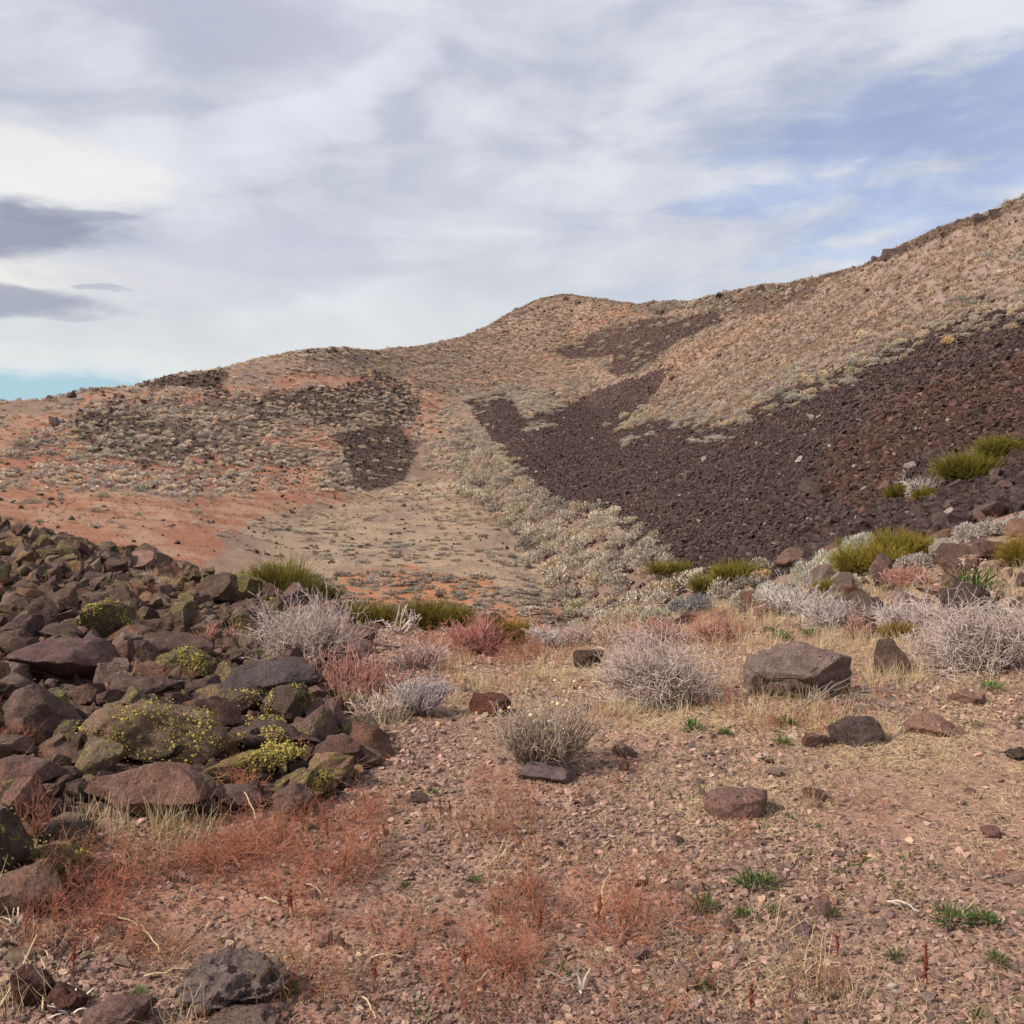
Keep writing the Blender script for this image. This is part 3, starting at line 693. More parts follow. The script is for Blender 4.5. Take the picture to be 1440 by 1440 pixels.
rock_scatter('hillside_rocks', 'small dark rocks strewn over the far hillsides', P, .24 * np.exp(rng.normal(size=n) * .45) * np.interp(P[3], [38, 60, 200, 350], [.35, .6, 1.35, 2.0]), tints(n, (.085, .055, .044), .35, 0), flat=.6)

# ------------------------------------------------------------------ far vegetation too many to count
SAGEI = [cushion_mesh('sage_source', pm('sagefar', True), 500 + i, 170, .13, 4) for i in range(4)]
SAGEI2 = [cushion_mesh('sage_source', pm('sage', True), 520 + i, 420, .075, 6) for i in range(4)]
TUFTI = [blades('tuft_source', pm('straw', True), 540 + i, 14, .7, 1.0, .09, .9, .3, 3) for i in range(4)]
PALE = [(1.0, .98, 1.0), (.82, .82, .84), (1.12, 1.0, .86), (.92, .86, .80), (.7, .72, .78)]
def veg_scatter(name, label, cat, protos, P, w, h, base, spread=.15, hue=.05, lean=.12, slope=None):
    x, y, z, r, px, py = P; n = len(x)
    s = np.stack([w * rng.uniform(.85, 1.3, n), w * rng.uniform(.8, 1.1, n), h * rng.uniform(.75, 1.25, n)], 1)
    rot = np.stack([rng.normal(size=n) * lean, rng.normal(size=n) * lean, rng.uniform(0, 6.28, n)], 1)
    tt = tints(n, (1, 1, 1), spread, 1, hue)
    tt[:, :3] *= np.array(base) if np.ndim(base) == 2 else np.array(base)[None]
    return scatter(name, label, cat, protos, np.stack([x, y, z - .02 * w], 1), rot, s, np.clip(tt, 0, 1.4))
fs = lambda px, py, r, x, y: (inreg('tan', px, py, r, 8, 1) & ~inreg('scree', px, py, r, 9, 11) & ~inreg('scree_high', px, py, r, 10, 12)) * .9 + inreg('peak', px, py, r) * .35 + inreg('ridge_dark', px, py, r) * .25 + ((py < 740) & (r > 60)) * (1.0 - inreg('scree', px, py, r, 9, 11)) * (1.0 - inreg('scree_high', px, py, r, 10, 12)) * (1.0 - inreg('left_scree', px, py, r)) * np.where(px < 640, .06, .3)
P = spread_pts(230000, 35, 400, .9, fs); n = len(P[0]); print('tan', n)
veg_scatter('slope_grass', 'pale tan dry grass tufts over the right hill and far peak', 'grass', TUFTI, P, .42 * np.interp(P[3], [40, 100, 350], [.8, 1.2, 2.6]), .26 * np.interp(P[3], [40, 100, 350], [.8, 1.2, 1.9]), (.57, .53, .62), .34, .06, .3)
bare = lambda px, py, r: 1.0 - 1.0 * (inreg('scree', px, py, r, 9, 11) | inreg('scree_high', px, py, r, 10, 12) | inreg('left_scree', px, py, r, 10, 8)) * .97
fs = lambda px, py, r, x, y: bare(px, py, r) * fs0(px, py, r, x, y) * (1 - .5 * inreg('left_dark', px, py, r, 48, 7))
fs0 = lambda px, py, r, x, y: inreg('left_mid', px, py, r, 20, 2) * .95 * sm(fbm(x / 16, y / 16, seed=44), -.3, .15) + inreg('red', px, py, r, 8, 4) * .06 + (inreg('peak', px, py, r)) * .55 + inreg('corridor', px, py, r) * .8 + inreg('tan', px, py, r) * .16 + inreg('ridge_dark', px, py, r) * .5 + \
    inreg('left_dark', px, py, r) * .15 + ((py < 700) & (px < 700) & (r > 60)) * .5 + ((py > 440) & (py < 640) & (px > 640) & (px < 900) & (r > 130) & ~inreg('scree', px, py, r, 9, 11) & ~inreg('scree_high', px, py, r, 10, 12)) * .7 - inreg('red', px, py, r, 8, 4) * .42 - inreg('floor', px, py, r) * .3
P = spread_pts(46000, 55, 400, .9, fs); P = tuple(a[(fbm(P[0] / 9, P[1] / 9, seed=5) > -.25) | (P[3] > 230)] for a in P); n = len(P[0]); print('far sage', n)
bs = np.array(PALE)[rng.integers(0, 5, n)]
bs *= (1.06, .99, .90); bs[P[3] > 220] *= (.86, .82, .80)
veg_scatter('hillside_brush', 'pale grey cushion shrubs dotted over the far hillsides', 'shrubs', SAGEI, P, np.exp(rng.normal(size=n) * .28) * np.interp(P[3], [60, 150, 220, 350], [.62, .85, 1.1, 1.5]), np.exp(rng.normal(size=n) * .2) * np.interp(P[3], [60, 150, 350], [.62, .85, 1.0]), bs, .12, .05)
# brush fringing the scree, in streaks that run down the slope
def fe(px, py, r, x, y):
    a, b_ = inreg('scree', px, py, r, 9, 11), inreg('scree_high', px, py, r, 10, 12)
    e = ((inreg('scree', px, py + 34, r, 9, 11) | inreg('scree', px + 30, py + 12, r, 9, 11)) & ~a & ~b_) | (a & ~inreg('scree', px, py - 26, r, 9, 11) & (py < 640)) | ((inreg('scree_high', px, py + 22, r, 10, 12) | inreg('scree_high', px + 26, py - 8, r, 10, 12)) & ~b_) | (b_ & ~inreg('scree_high', px, py - 14, r, 10, 12))
    st = fbm((px + py * 2.2) / 40, (py - px * .45) / 9, seed=77, oc=3)
    return e * (py < 800) * (px < 1480) * np.where(a | b_, sm(st, .12, .3), sm(st, -.3, .05)) * (r > 25) * ~(inpoly(px, py, [(770, 590), (850, 540), (950, 505), (950, 560), (870, 620)]))
P = spread_pts(60000, 28, 290, 1.1, fe); n = len(P[0]); print('fringe', n)
bs = np.array(PALE)[rng.integers(0, 5, n)] * (1.02, .97, .90)
veg_scatter('scree_fringe_brush', 'pale brush in streaks along the edges of the dark scree', 'shrubs', SAGEI2, P, .85 * np.exp(rng.normal(size=n) * .3) * np.interp(P[3], [40, 200], [.8, 1.5]), .62 * np.exp(rng.normal(size=n) * .25) * np.interp(P[3], [40, 200], [.8, 1.5]), bs, .14, .05)
# dry stubble on the valley floor
fs = lambda px, py, r, x, y: inreg('floor', px, py, r, 14, 9) * .5 + inreg('red', px, py, r, 14, 4) * .7
P = spread_pts(52000, 38, 170, 1.2, fs)
veg_scatter('floor_stubble', 'short dry stubble on the valley floor', 'grass', TUFTI, P, .22 * np.interp(P[3], [40, 150], [.7, 1.6]), .07 * np.interp(P[3], [40, 150], [.8, 1.8]), (.60, .50, .46), .25, .08, .3)
fs = lambda px, py, r, x, y: (inreg('floor', px, py, r, 14, 9) * .25 + inreg('floor_red', px, py, r) * .5) * (fbm(x / 5, y / 5, seed=33) > -.05)
P = spread_pts(26000, 38, 150, 1.3, fs); n = len(P[0])
veg_scatter('floor_brush', 'low grey brown brush scattered on the valley floor', 'shrubs', SAGEI, P, .5 * np.exp(rng.normal(size=n) * .5), .26 * np.exp(rng.normal(size=n) * .35), (.60, .52, .47), .35, .06)

# ------------------------------------------------------------------ landmarks for the wording of labels
LM = []          # (short name, column, row)
def lichen_part(ob, seed, amount, hx=(-1, 1), dens=1.0):
    """crusts of lichen: small flakes standing on the stone"""
    R = np.random.default_rng(seed); me = ob.data
    n = len(me.polygons); ce = np.empty(n * 3); me.polygons.foreach_get('center', ce); ce = ce.reshape(-1, 3)
    no = np.empty(n * 3); me.polygons.foreach_get('normal', no); no = no.reshape(-1, 3); ar = np.empty(n); me.polygons.foreach_get('area', ar)
    sc = np.array(ob.scale); nz = vnoise(ce[:, 0] * 3.2, ce[:, 1] * 3.2, ce[:, 2] * 3.2, seed=seed)
    nz2 = vnoise(ce[:, 0] * 9, ce[:, 1] * 9, ce[:, 2] * 9, seed=seed + 1); w = ar * (nz > .42 - amount * .55) * (nz2 > .0) * (no[:, 2] > -.5) * (ce[:, 0] > hx[0]) * (ce[:, 0] < hx[1]) * (no[:, 1] < .5)
    if w.sum() <= 0: return
    N = int(amount * dens * 420 * (sc[0] * sc[2]) / .12) + 40; N = min(N, 1100)
    k = R.choice(n, N, p=w / w.sum()); c = ce[k] * sc; nn = no[k] / sc; nn /= np.linalg.norm(nn, axis=1, keepdims=True)
    c = c + R.normal(size=(N, 3)) * .012
    t = np.cross(nn, R.normal(size=(N, 3))); t /= np.linalg.norm(t, axis=1, keepdims=True); b_ = np.cross(nn, t)
    s = (.003 + .007 * R.uniform(0, 1, N)**3)[:, None]
    ang = np.arange(5) * 2 * math.pi / 5
    ring = c[:, None] + s[:, None] * (t[:, None] * np.cos(ang)[None, :, None] + b_[:, None] * np.sin(ang)[None, :, None]) * R.uniform(.6, 1.2, (N, 5, 1)) + nn[:, None] * .002
    top = c + nn * .009
    Vv = np.concatenate([ring, top[:, None]], 1).reshape(-1, 3) / sc; i = np.arange(N)[:, None] * 6
    j = np.arange(5)[None]; Fq = np.stack([i + j, i + (j + 1) % 5, i + 5 + 0 * j], -1).reshape(-1, 3)
    m_ = mesh_from('lichen', Vv, Fq, True, {'along': ('FLOAT', R.uniform(0, 1, N * 6)), 'vary': ('FLOAT', np.repeat(R.uniform(0, 1, N), 6))}); m_.materials.append(pm('lichen'))
    link('lichen', m_, kind='stuff', parent=ob)

BR, PU, RU, GR, BK, PK = (.22, .13, .095), (.20, .125, .11), (.26, .12, .08), (.22, .155, .13), (.065, .046, .04), (.36, .21, .16)
taken = []     # x, y, radius of what is already placed
def hero(x0, x1, y0, y1, colr, label, lich=0.0, seed=1, name='rock', yaw=0.0, tilt=0.0, depth=.8, sink=.12, cuts=15, keep=(.38, .74), rough=.065, pits=0.0, strata=0.0, sub=4, short=None, hx=(-1, 1), mat=None, lift=0.0, rmin=2.0):
    cx = (x0 + x1) / 2
    X_, Y_, Z_, _ = at(cx, y1, rmin, 17.0 if cx < 1000 else 60.0); x, y, z = float(X_[0]), float(Y_[0]), float(Z_[0])
    dep = y * CP - (z - EYE) * SP; w = (x1 - x0) * dep / FPX; hv = (y1 - y0) * dep / FPX
    if cx > 560 and y0 > 880 and name != 'stone': sink = max(sink, .34)
    D = w * depth; th = math.atan2(EYE - z, y)
    H = max(.5 * hv, (hv - .42 * D * math.sin(th)) / math.cos(th))
    f = D * .36; rr = math.hypot(x, y); x += x / rr * f; y += y / rr * f; z = float(ground(np.array([x]), np.array([y]))[0]) * .5 + z * .5
    H2 = H / (1 - sink)
    v, fc = rock_shape(seed, sub, cuts, keep, rough, pits, strata, (1, max(.35, D / w), max(.3, H2 / w)))
    sq = abs(math.sin(tilt)) * .3
    me = mesh_from('rock_stone', v, fc, True); me.set_sharp_from_angle(angle=math.radians(60 if pits else 20)); me.materials.append(mat or (MLAVA if pits else MROCK))
    w2 = w * 1.04 / max(.8, math.cos(tilt))
    ob = link(name, me, label, name, 'rocks near the camera', None, None, (x, y, z + H2 * (.5 - sink) + lift), (0, -tilt, yaw - math.atan2(x, y) * 1.0), (w2, w2 * (D / w) / max(.35, D / w), w2 * (H2 / w) / max(.3, H2 / w) * (1 - sq)), (*colr, lich))
    taken.append((x, y, max(w, D) * .42))
    if max(w, D) > 1.0: print('BIG', label, w, D, x, y)
    if lich > .45: lichen_part(ob, seed, lich, hx)
    if short: LM.append((short, cx, (y0 + y1) / 2))
    return ob

# left rock pile, front to back
hero(126, 287, 1072, 1156, (.27, .15, .115), 'large smooth reddish brown boulder with a sloping face, foremost in the left rock pile', .25, 11, 'boulder', cuts=9, keep=(.45, .8), rough=.035, sub=5, short='smooth reddish boulder', depth=.7)
hero(0, 78, 1086, 1152, (.26, .15, .125), 'pinkish brown block with a flat lit top at the left edge, beside the reddish boulder', .15, 12, 'boulder', cuts=8, depth=.9, short='pinkish edge block')
hero(-8, 90, 1064, 1112, PU, 'dark purplish rock with a pointed top behind the pinkish block at the left edge', .1, 13, rough=.04)
hero(-22, 52, 1136, 1246, (.085, .062, .052), 'dark rough rock with yellow lichen low on its side at the left edge', .62, 14, 'boulder', rough=.07, pits=.03, short='dark lichened edge rock', depth=.8)
hero(50, 128, 1152, 1200, BK, 'small blackish slab with a deep shadowed face below the large reddish boulder', .1, 15, cuts=8, keep=(.35, .7))
hero(34, 126, 1186, 1238, BR, 'low rounded rock crusted with yellow lichen near the left edge', .8, 16, short='yellow crusted rock')
hero(92, 158, 1210, 1244, PK, 'flat pinkish stone beside the low yellow crusted rock', .25, 17, depth=1.0)
hero(-14, 82, 1226, 1292, (.24, .15, .115), 'pale brown slab tilting up to the right at the left edge above dry grass', .35, 18, 'boulder', tilt=.28, cuts=8)
hero(20, 78, 1362, 1418, (.14, .065, .055), 'dark red pitted lava rock at the bottom left corner', 0, 19, pits=.05, short='dark red lava rock', mat=MLAVA)
hero(68, 124, 1384, 1424, (.15, .07, .06), 'second dark red lava rock, lower, touching the one in the bottom left corner', 0, 20, pits=.05)
hero(252, 412, 1350, 1424, (.19, .145, .14), 'grey brown lava rock full of holes at the bottom of the picture', .05, 21, 'boulder', pits=.085, rough=.09, cuts=6, keep=(.6, .9), sub=6, short='holed lava rock')
hero(122, 222, 1398, 1452, PU, 'purplish half buried rock left of the grey lava rock full of holes', 0, 22)
hero(288, 402, 1420, 1462, (.18, .13, .115), 'brown lava lump cut by the bottom edge in front of the holed rock', 0, 23, pits=.05)
hero(273, 297, 1406, 1432, (.42, .28, .22), 'small pale pink stone leaning against the grey holed lava rock', 0, 24, sub=3)
hero(312, 460, 930, 980, (.10, .080, .085), 'long flat dark grey slab in front of the pale twiggy bush on the left', .15, 25, 'boulder', cuts=8, keep=(.4, .8), rough=.03, depth=.5, short='long grey slab')
hero(124, 318, 986, 1076, (.26, .175, .12), 'largest boulder of the left pile, long and sloping, spotted with yellow lichen', .66, 26, 'boulder', cuts=9, keep=(.5, .85), rough=.045, tilt=-.17, sub=5, depth=.55, short='largest spotted boulder')
hero(272, 430, 1052, 1098, (.20, .125, .08), 'log shaped rock tilting up to the right with bright yellow lichen', .95, 27, 'boulder', tilt=.16, cuts=7, keep=(.55, .85), rough=.035, depth=.38, short='log shaped rock')
hero(386, 446, 1100, 1148, PU, 'rounded egg like purplish rock at the right end of the left pile', 0, 28, cuts=5, keep=(.7, .95), short='egg like rock')
hero(388, 474, 1078, 1130, (.13, .085, .06), 'rough rock with a bright yellow lichen patch behind the egg like rock', .85, 29, hx=(.1, 1))
hero(296, 374, 1106, 1142, PU, 'purplish low rock under the log shaped lichened rock', .2, 30)
hero(258, 338, 980, 1028, (.19, .105, .08), 'smooth rounded brown rock right above the end of the largest spotted boulder', .1, 31, cuts=7)
hero(18, 164, 902, 964, (.17, .10, .095), 'broad purplish brown boulder with smooth rounded back in the left pile', .15, 32, 'boulder', cuts=8, keep=(.5, .9), rough=.04, short='broad purplish boulder')
hero(-8, 112, 966, 1044, (.15, .095, .08), 'big dark brown boulder at the left edge, left of the largest spotted boulder', .3, 33, 'boulder', cuts=9, short='big dark edge boulder')
hero(-6, 56, 946, 988, GR, 'grey flat sided rock at the left edge above the big dark brown boulder', .2, 34)
hero(370, 436, 960, 1018, (.11, .075, .055), 'upright angular dark rock with olive lichen below the long dark slab', .55, 35, cuts=8, short='upright angular rock')
hero(320, 450, 1014, 1062, (.12, .08, .07), 'wide rough dark rock below the upright angular one', .5, 36, pits=.03)
hero(442, 512, 1036, 1080, (.16, .09, .075), 'reddish brown layered rock at the right edge of the left pile', .1, 37, strata=.03, short='reddish layered rock')
hero(430, 492, 984, 1024, PU, 'dark purplish block behind the reddish layered rock', .2, 38)
hero(276, 334, 806, 852, (.16, .11, .085), 'grey brown angular rock standing at the top of the pile before the green bush', .3, 39, cuts=8)
hero(326, 370, 806, 848, (.20, .15, .075), 'upright rock faced with olive yellow lichen before the green bush', .8, 40, cuts=7, short='lichen faced rock')
hero(370, 404, 838, 874, (.17, .12, .09), 'boxy rock with a pale lichen cap right of the lichen faced rock', .5, 41)
hero(398, 436, 820, 862, PU, 'dark brown rock under the right end of the green bush', .1, 42)
hero(192, 298, 888, 930, (.14, .085, .075), 'dark brown rock with a domed back in the middle of the left pile', .2, 43, cuts=8)
hero(222, 308, 912, 954, (.12, .085, .055), 'rock thick with yellow lichen left of the long dark slab', .92, 44, short='thickly lichened rock')
hero(100, 142, 858, 884, (.38, .26, .20), 'pale pinkish slab lying among the brown rocks on the left', 0, 45, cuts=8, depth=.8, short='pale pinkish slab')
hero(-6, 60, 862, 902, (.16, .10, .10), 'purplish grey rock at the left edge above the broad purplish boulder', .2, 46)
hero(58, 118, 876, 906, (.13, .09, .08), 'low grey brown rock just below the pale pinkish slab', .3, 47)
hero(118, 190, 842, 898, (.13, .095, .06), 'humped rock covered by olive lichen right of the pale pinkish slab', .75, 48)
hero(156, 262, 946, 990, (.16, .10, .09), 'flat topped brown rock above the largest spotted boulder', .3, 49, cuts=8)
hero(136, 172, 968, 994, PU, 'small purplish rock wedged behind the top of the largest spotted boulder', .1, 50, sub=3)
hero(150, 190, 902, 944, (.19, .105, .085), 'reddish brown wedge right of the broad purplish boulder', .1, 51)
hero(200, 244, 868, 896, (.20, .12, .10), 'smooth rounded reddish rock above the domed dark rock', 0, 52, cuts=5)
hero(230, 278, 846, 888, (.19, .13, .10), 'rounded tan brown rock with lichen on its right face', .6, 53, hx=(0, 1))
hero(68, 134, 1044, 1076, (.21, .13, .105), 'flat brown stone between the big dark boulder and the large reddish boulder', .1, 54, depth=1.0)
hero(130, 162, 1046, 1070, (.30, .18, .145), 'small round pinkish stone below the largest spotted boulder', 0, 55, cuts=5, keep=(.75, .95), sub=3)
hero(208, 280, 1040, 1082, (.10, .075, .068), 'dark pitted rock under the right end of the largest spotted boulder', .5, 56, pits=.05)
hero(318, 372, 972, 1006, (.13, .085, .07), 'dark rock with a lichened shoulder just below the long dark slab', .5, 57)
hero(262, 312, 950, 984, (.14, .09, .08), 'dark leaning rock at the left end of the long dark slab', .3, 58)
# the open ground and the right side
hero(1044, 1194, 902, 984, (.25, .185, .165), 'large grey boulder with flat sloping top alone on the open ground at right', .35, 61, 'boulder', cuts=16, keep=(.30, .66), rough=.055, strata=.03, tilt=.05, sub=5, depth=.75, short='large grey boulder', hx=(.25, 1))
hero(1166, 1240, 1006, 1050, (.12, .085, .08), 'dark humped rock in front of the dead branches', 0, 62, cuts=6, keep=(.6, .9), short='dark humped rock')
hero(1126, 1176, 1028, 1052, (.19, .11, .09), 'low reddish rock touching the left side of the dark humped rock', 0, 63)
hero(1272, 1356, 1002, 1036, (.33, .19, .15), 'flat pink slab right of the dark humped rock', 0, 64, cuts=7, depth=.8, short='flat pink slab')
hero(992, 1078, 1100, 1152, (.27, .16, .14), 'pinkish wedge shaped rock alone on the bare gravel', 0, 65, cuts=8, keep=(.4, .8), pits=.02, tilt=.12, short='pinkish wedge rock')
hero(1128, 1160, 1107, 1125, (.20, .11, .09), 'small reddish stone on bare gravel right of the pinkish wedge rock', 0, 66, sub=3)
hero(1230, 1278, 900, 950, (.16, .10, .085), 'dark upright rock between the large grey boulder and the right hand bush', 0, 67)
hero(1320, 1402, 816, 872, (.095, .065, .06), 'black brown lava boulder among the bushes on the right bank', 0, 68, 'boulder', pits=.05, rough=.07, short='black lava boulder')
hero(1414, 1452, 1050, 1070, BK, 'blackish flat rock at the right edge on the bare dirt', 0, 69)
hero(660, 718, 972, 1008, (.19, .085, .06), 'rust red rock with pale seed heads in front of it, behind the middle bush', 0, 70, short='rust red rock')
hero(806, 848, 912, 940, (.11, .07, .062), 'dark rock at the left end of the central grey bush', 0, 71)
hero(860, 896, 1042, 1066, (.30, .19, .165), 'flat pinkish stone right of the middle bush', 0, 72, cuts=7)
hero(870, 886, 1070, 1087, (.13, .06, .05), 'small dark red stone just below the flat pinkish stone', 0, 73, sub=3)
hero(728, 812, 1074, 1100, (.20, .15, .155), 'flat purplish grey stone lying in front of the middle bush', 0, 74, cuts=7, depth=.8)
hero(680, 712, 848, 872, (.085, .055, .045), 'dark rounded rock on the rim before the valley floor', 0, 75, cuts=6)
hero(1334, 1384, 972, 993, (.31, .18, .14), 'low flat pink stone above the flat pink slab', 0, 76)
hero(1378, 1418, 760, 788, (.15, .085, .07), 'dark triangular rock high on the right bank', 0, 77)
hero(1322, 1370, 786, 814, (.17, .10, .08), 'reddish brown slab on the right bank above the black lava boulder', 0, 78)
hero(1358, 1394, 832, 860, (.25, .14, .11), 'smooth reddish rock against the right side of the black lava boulder', 0, 79)
hero(1060, 1096, 844, 870, (.20, .115, .09), 'reddish rock between the grey bushes at the foot of the bank', 0, 80)
hero(950, 984, 858, 878, (.13, .085, .075), 'dark rock below the blue grey mound', 0, 81)
hero(1290, 1342, 820, 840, (.33, .19, .14), 'flat pale reddish stone left of the black lava boulder', 0, 82, cuts=6)
hero(1206, 1240, 838, 866, (.12, .08, .075), 'dark rock between two grey bushes on the bank', 0, 83)
hero(1228, 1262, 800, 826, (.14, .09, .08), 'brown rock below the large green bush on the right', 0, 84)
hero(1090, 1136, 770, 800, (.17, .105, .085), 'brown angular rock at the lower edge of the dark scree', 0, 85)
hero(1150, 1184, 760, 780, (.18, .10, .075), 'reddish flat rock left of the large green bush on the right', 0, 86)

# ------------------------------------------------------------------ counted rocks without a portrait of their own
PROT = [rock_proto('pile_rock', 400 + i, 4, MROCK, cuts=15, keep=(.34, .72), rough=.07) for i in range(12)]
LMS = None
def word_place(px, py, used=None):
    best = min(LM, key=lambda l: (l[1] - px)**2 + ((l[2] - py) * 1.3)**2)
    dx, dy = px - best[1], py - best[2]
    if abs(dx) > 2.2 * abs(dy): w = 'left of' if dx < 0 else 'right of'
    elif abs(dy) > 2.2 * abs(dx): w = 'behind' if dy < 0 else 'in front of'
    else: w = ('behind and ' if dy < 0 else 'in front and ') + ('left of' if dx < 0 else 'right of')
    d = math.hypot(dx, dy); far_ = 'close ' if d < 45 else ('well ' if d > 110 else '')
    return far_ + w + ' the ' + best[0]
TN = [('dark brown', (.16, .10, .078)), ('purplish brown', (.19, .12, .108)), ('rust brown', (.25, .13, .09)), ('grey brown', (.22, .155, .13)), ('reddish', (.28, .155, .115)), ('blackish', (.085, .062, .055))]
LAB = []
def nm_(a, b_):
    s_ = a + b_
    for w_ in ('close ', 'well ', 'small ', 'medium ', 'big ', 'large '):
        if len(s_.split()) > 16: s_ = s_.replace(w_, '', 1)
    return s_
def finish_labels():
    from collections import defaultdict
    D = defaultdict(list)
    for ob, base, px, py in LAB: D[base].append((ob, px, py))
    for k_ in list(D):
        if len(k_.split()) > 15: D[k_.replace('close ', '').replace('well ', '')] += D.pop(k_)
    for base, L in D.items():
        if len(L) == 1: L[0][0]['label'] = nm_('', base); continue
        if len(L) == 2:
            a, b_ = L
            if abs(a[2] - b_[2]) > abs(a[1] - b_[1]) * .6:
                a, b_ = sorted(L, key=lambda t: -t[2]); a[0]['label'] = nm_('nearer ', base); b_[0]['label'] = nm_('farther ', base)
            else:
                a, b_ = sorted(L, key=lambda t: t[1]); a[0]['label'] = nm_('lefthand ', base); b_[0]['label'] = nm_('righthand ', base)
            continue
        L.sort(key=lambda t: t[1])
        for i, t in enumerate(L):
            if i == 0: t[0]['label'] = nm_('leftmost ', base)
            elif i == len(L) - 1: t[0]['label'] = nm_('rightmost ', base)
            elif len(L) == 3: t[0]['label'] = nm_('middle ', base)
            else: t[0]['label'] = nm_(['second-from-left ', 'third-from-left ', 'fourth-from-left ', 'fifth-from-left '][min(i, 4) - 1], base)
# candidates in the left pile and on the right bank, largest first, packed without sinking into one another
def pack(name_reg, n, w0, w1, tries, gap=.85, k=1.2, r0=3.2, r1=24):
    x, y, z, r, px, py = spread_pts(tries, r0, r1, k, lambda px, py, r, x, y: inreg(name_reg, px, py, r, 8, 16))
    o_ = np.argsort(-np.exp(rng.normal(size=len(x)) * .5))
    w = np.sort(w0 * (w1 / w0)**(rng.uniform(0, 1, len(x))**1.6))[::-1]
    outp = []
    T = np.array(taken) if taken else np.zeros((0, 3)); T = T.tolist()
    for j, i in enumerate(o_):
        wj = w[j]; A = np.array(T)
        if len(A):
            dd = np.hypot(A[:, 0] - x[i], A[:, 1] - y[i])
            if (dd < (A[:, 2] + wj * .42) * gap).any(): continue
        T.append((x[i], y[i], wj * .42)); outp.append((x[i], y[i], wj, px[i], py[i], r[i]))
        if len(outp) >= n: break
    taken.extend(t for t in T[len(taken):])
    print('PACK', name_reg, len(x), len(outp))
    return outp
cand = [(*c_, 'pile') for c_ in pack('pile', 1500, .08, .33, 6500)] + [(*c_, 'bank') for c_ in pack('right_bank', 60, .10, .42, 500, 1.2, 1.0, 9, 22)]
cand = [c_ for c_ in cand if -60 < c_[3] < 1500]
cand.sort(key=lambda c_: -c_[2] / c_[5])
NIND = 230
for i, (x, y, w, px, py, r, where) in enumerate(cand[:NIND]):
    ti = int(rng.choice(6, p=[.3, .22, .14, .16, .1, .08])); nm, tc_ = TN[ti]
    lich = float(rng.choice([0, .35, .6, .85], p=[.25, .3, .25, .2])) if where == 'pile' else 0
    hh_ = w * rng.uniform(.5, .85); z = float(ground(np.array([x]), np.array([y]))[0])
    tt = np.clip(np.array(tc_) * math.exp(rng.normal() * .12), 0, 1)
    wpx = w * FPX / r
    size = 'large' if wpx > 58 else ('medium' if wpx > 34 else ('small' if wpx > 20 else 'tiny'))
    lw_ = ' with lichen' if lich > .3 else ''
    ob = link('rock', PROT[int(rng.integers(12))], None, 'rock', 'loose rocks of the left pile' if where == 'pile' else 'loose rocks on the right bank', None, None,
              (x, y, z + hh_ * .34), (rng.normal() * .35, rng.normal() * .35, rng.uniform(0, 6.28)), (w * rng.uniform(.9, 1.25), w * rng.uniform(.75, 1.0), hh_), (*tt, lich))
    LAB.append((ob, '%s %s rock%s, %s' % (size, nm, lw_ if where == 'pile' else '', word_place(px, py)), px, py))
if len(cand) > NIND:
    rest = cand[NIND:]; A = np.array([c_[:3] for c_ in rest]); n = len(A); zz = ground(A[:, 0], A[:, 1])
    PR = (A[:, 0], A[:, 1], zz, np.hypot(A[:, 0], A[:, 1]), A[:, 0], A[:, 0])
    tt = tints(n, (.23, .145, .105), .22, 0, .06); tt[:, 3] = rng.choice([0, .3, .6, .8], n)
    SCR3 = [rock_proto('rubble_rock', 420 + i, 2, MROCKI, cuts=14, keep=(.3, .7), rough=.05) for i in range(6)]
    rock_scatter('small_rocks', 'smaller rocks filling the back of the left pile', PR, A[:, 2], tt, protos=SCR3, sink=.15)
# rubble between and under the rocks
fs = lambda px, py, r, x, y: inreg('pile', px, py, r, 14, 16) * 1.0
P = spread_pts(9000, 3.2, 24, 1.2, fs); n = len(P[0])
tt = tints(n, (.17, .10, .075), .32, 0, .06); tt[:, 3] = rng.choice([0, .3, .6], n)  # dark rubble colour, deepened to add shade between the rocks
rock_scatter('rubble', 'small dark rubble between the rocks of the left pile', P, .085 * np.exp(rng.normal(size=n) * .4) * np.interp(P[3], [4, 16], [.7, 1.4]), tt, sink=.1)
fs = lambda px, py, r, x, y: inreg('right_bank', px, py, r, 16, 13) * .8
P = spread_pts(2600, 9, 24, .6, fs); n = len(P[0])
rock_scatter('bank_rubble', 'loose brown rocks between the bushes of the right bank', P, .10 * np.exp(rng.normal(size=n) * .55), tints(n, (.17, .10, .08), .3, 0, .08))
# rocks under the band of shrubs at the foot of the scree, and dark crags along the skyline
fs = lambda px, py, r, x, y: inpoly(px, py, BAND) & (r > 22) & (r < 200)
BAND = [(655, 590), (690, 620), (722, 650), (775, 705), (862, 716), (950, 785), (1000, 822), (1080, 800), (1060, 850), (940, 880), (850, 900), (800, 880), (775, 830), (735, 765), (690, 725), (650, 690), (635, 610)]
P = spread_pts(30000, 22, 190, 1.2, fs); n = len(P[0])
rock_scatter('foot_rocks', 'dark rocks at the foot of the scree under the shrubs', P, .2 * np.exp(rng.normal(size=n) * .4), tints(n, (.11, .07, .06), .3, 0))
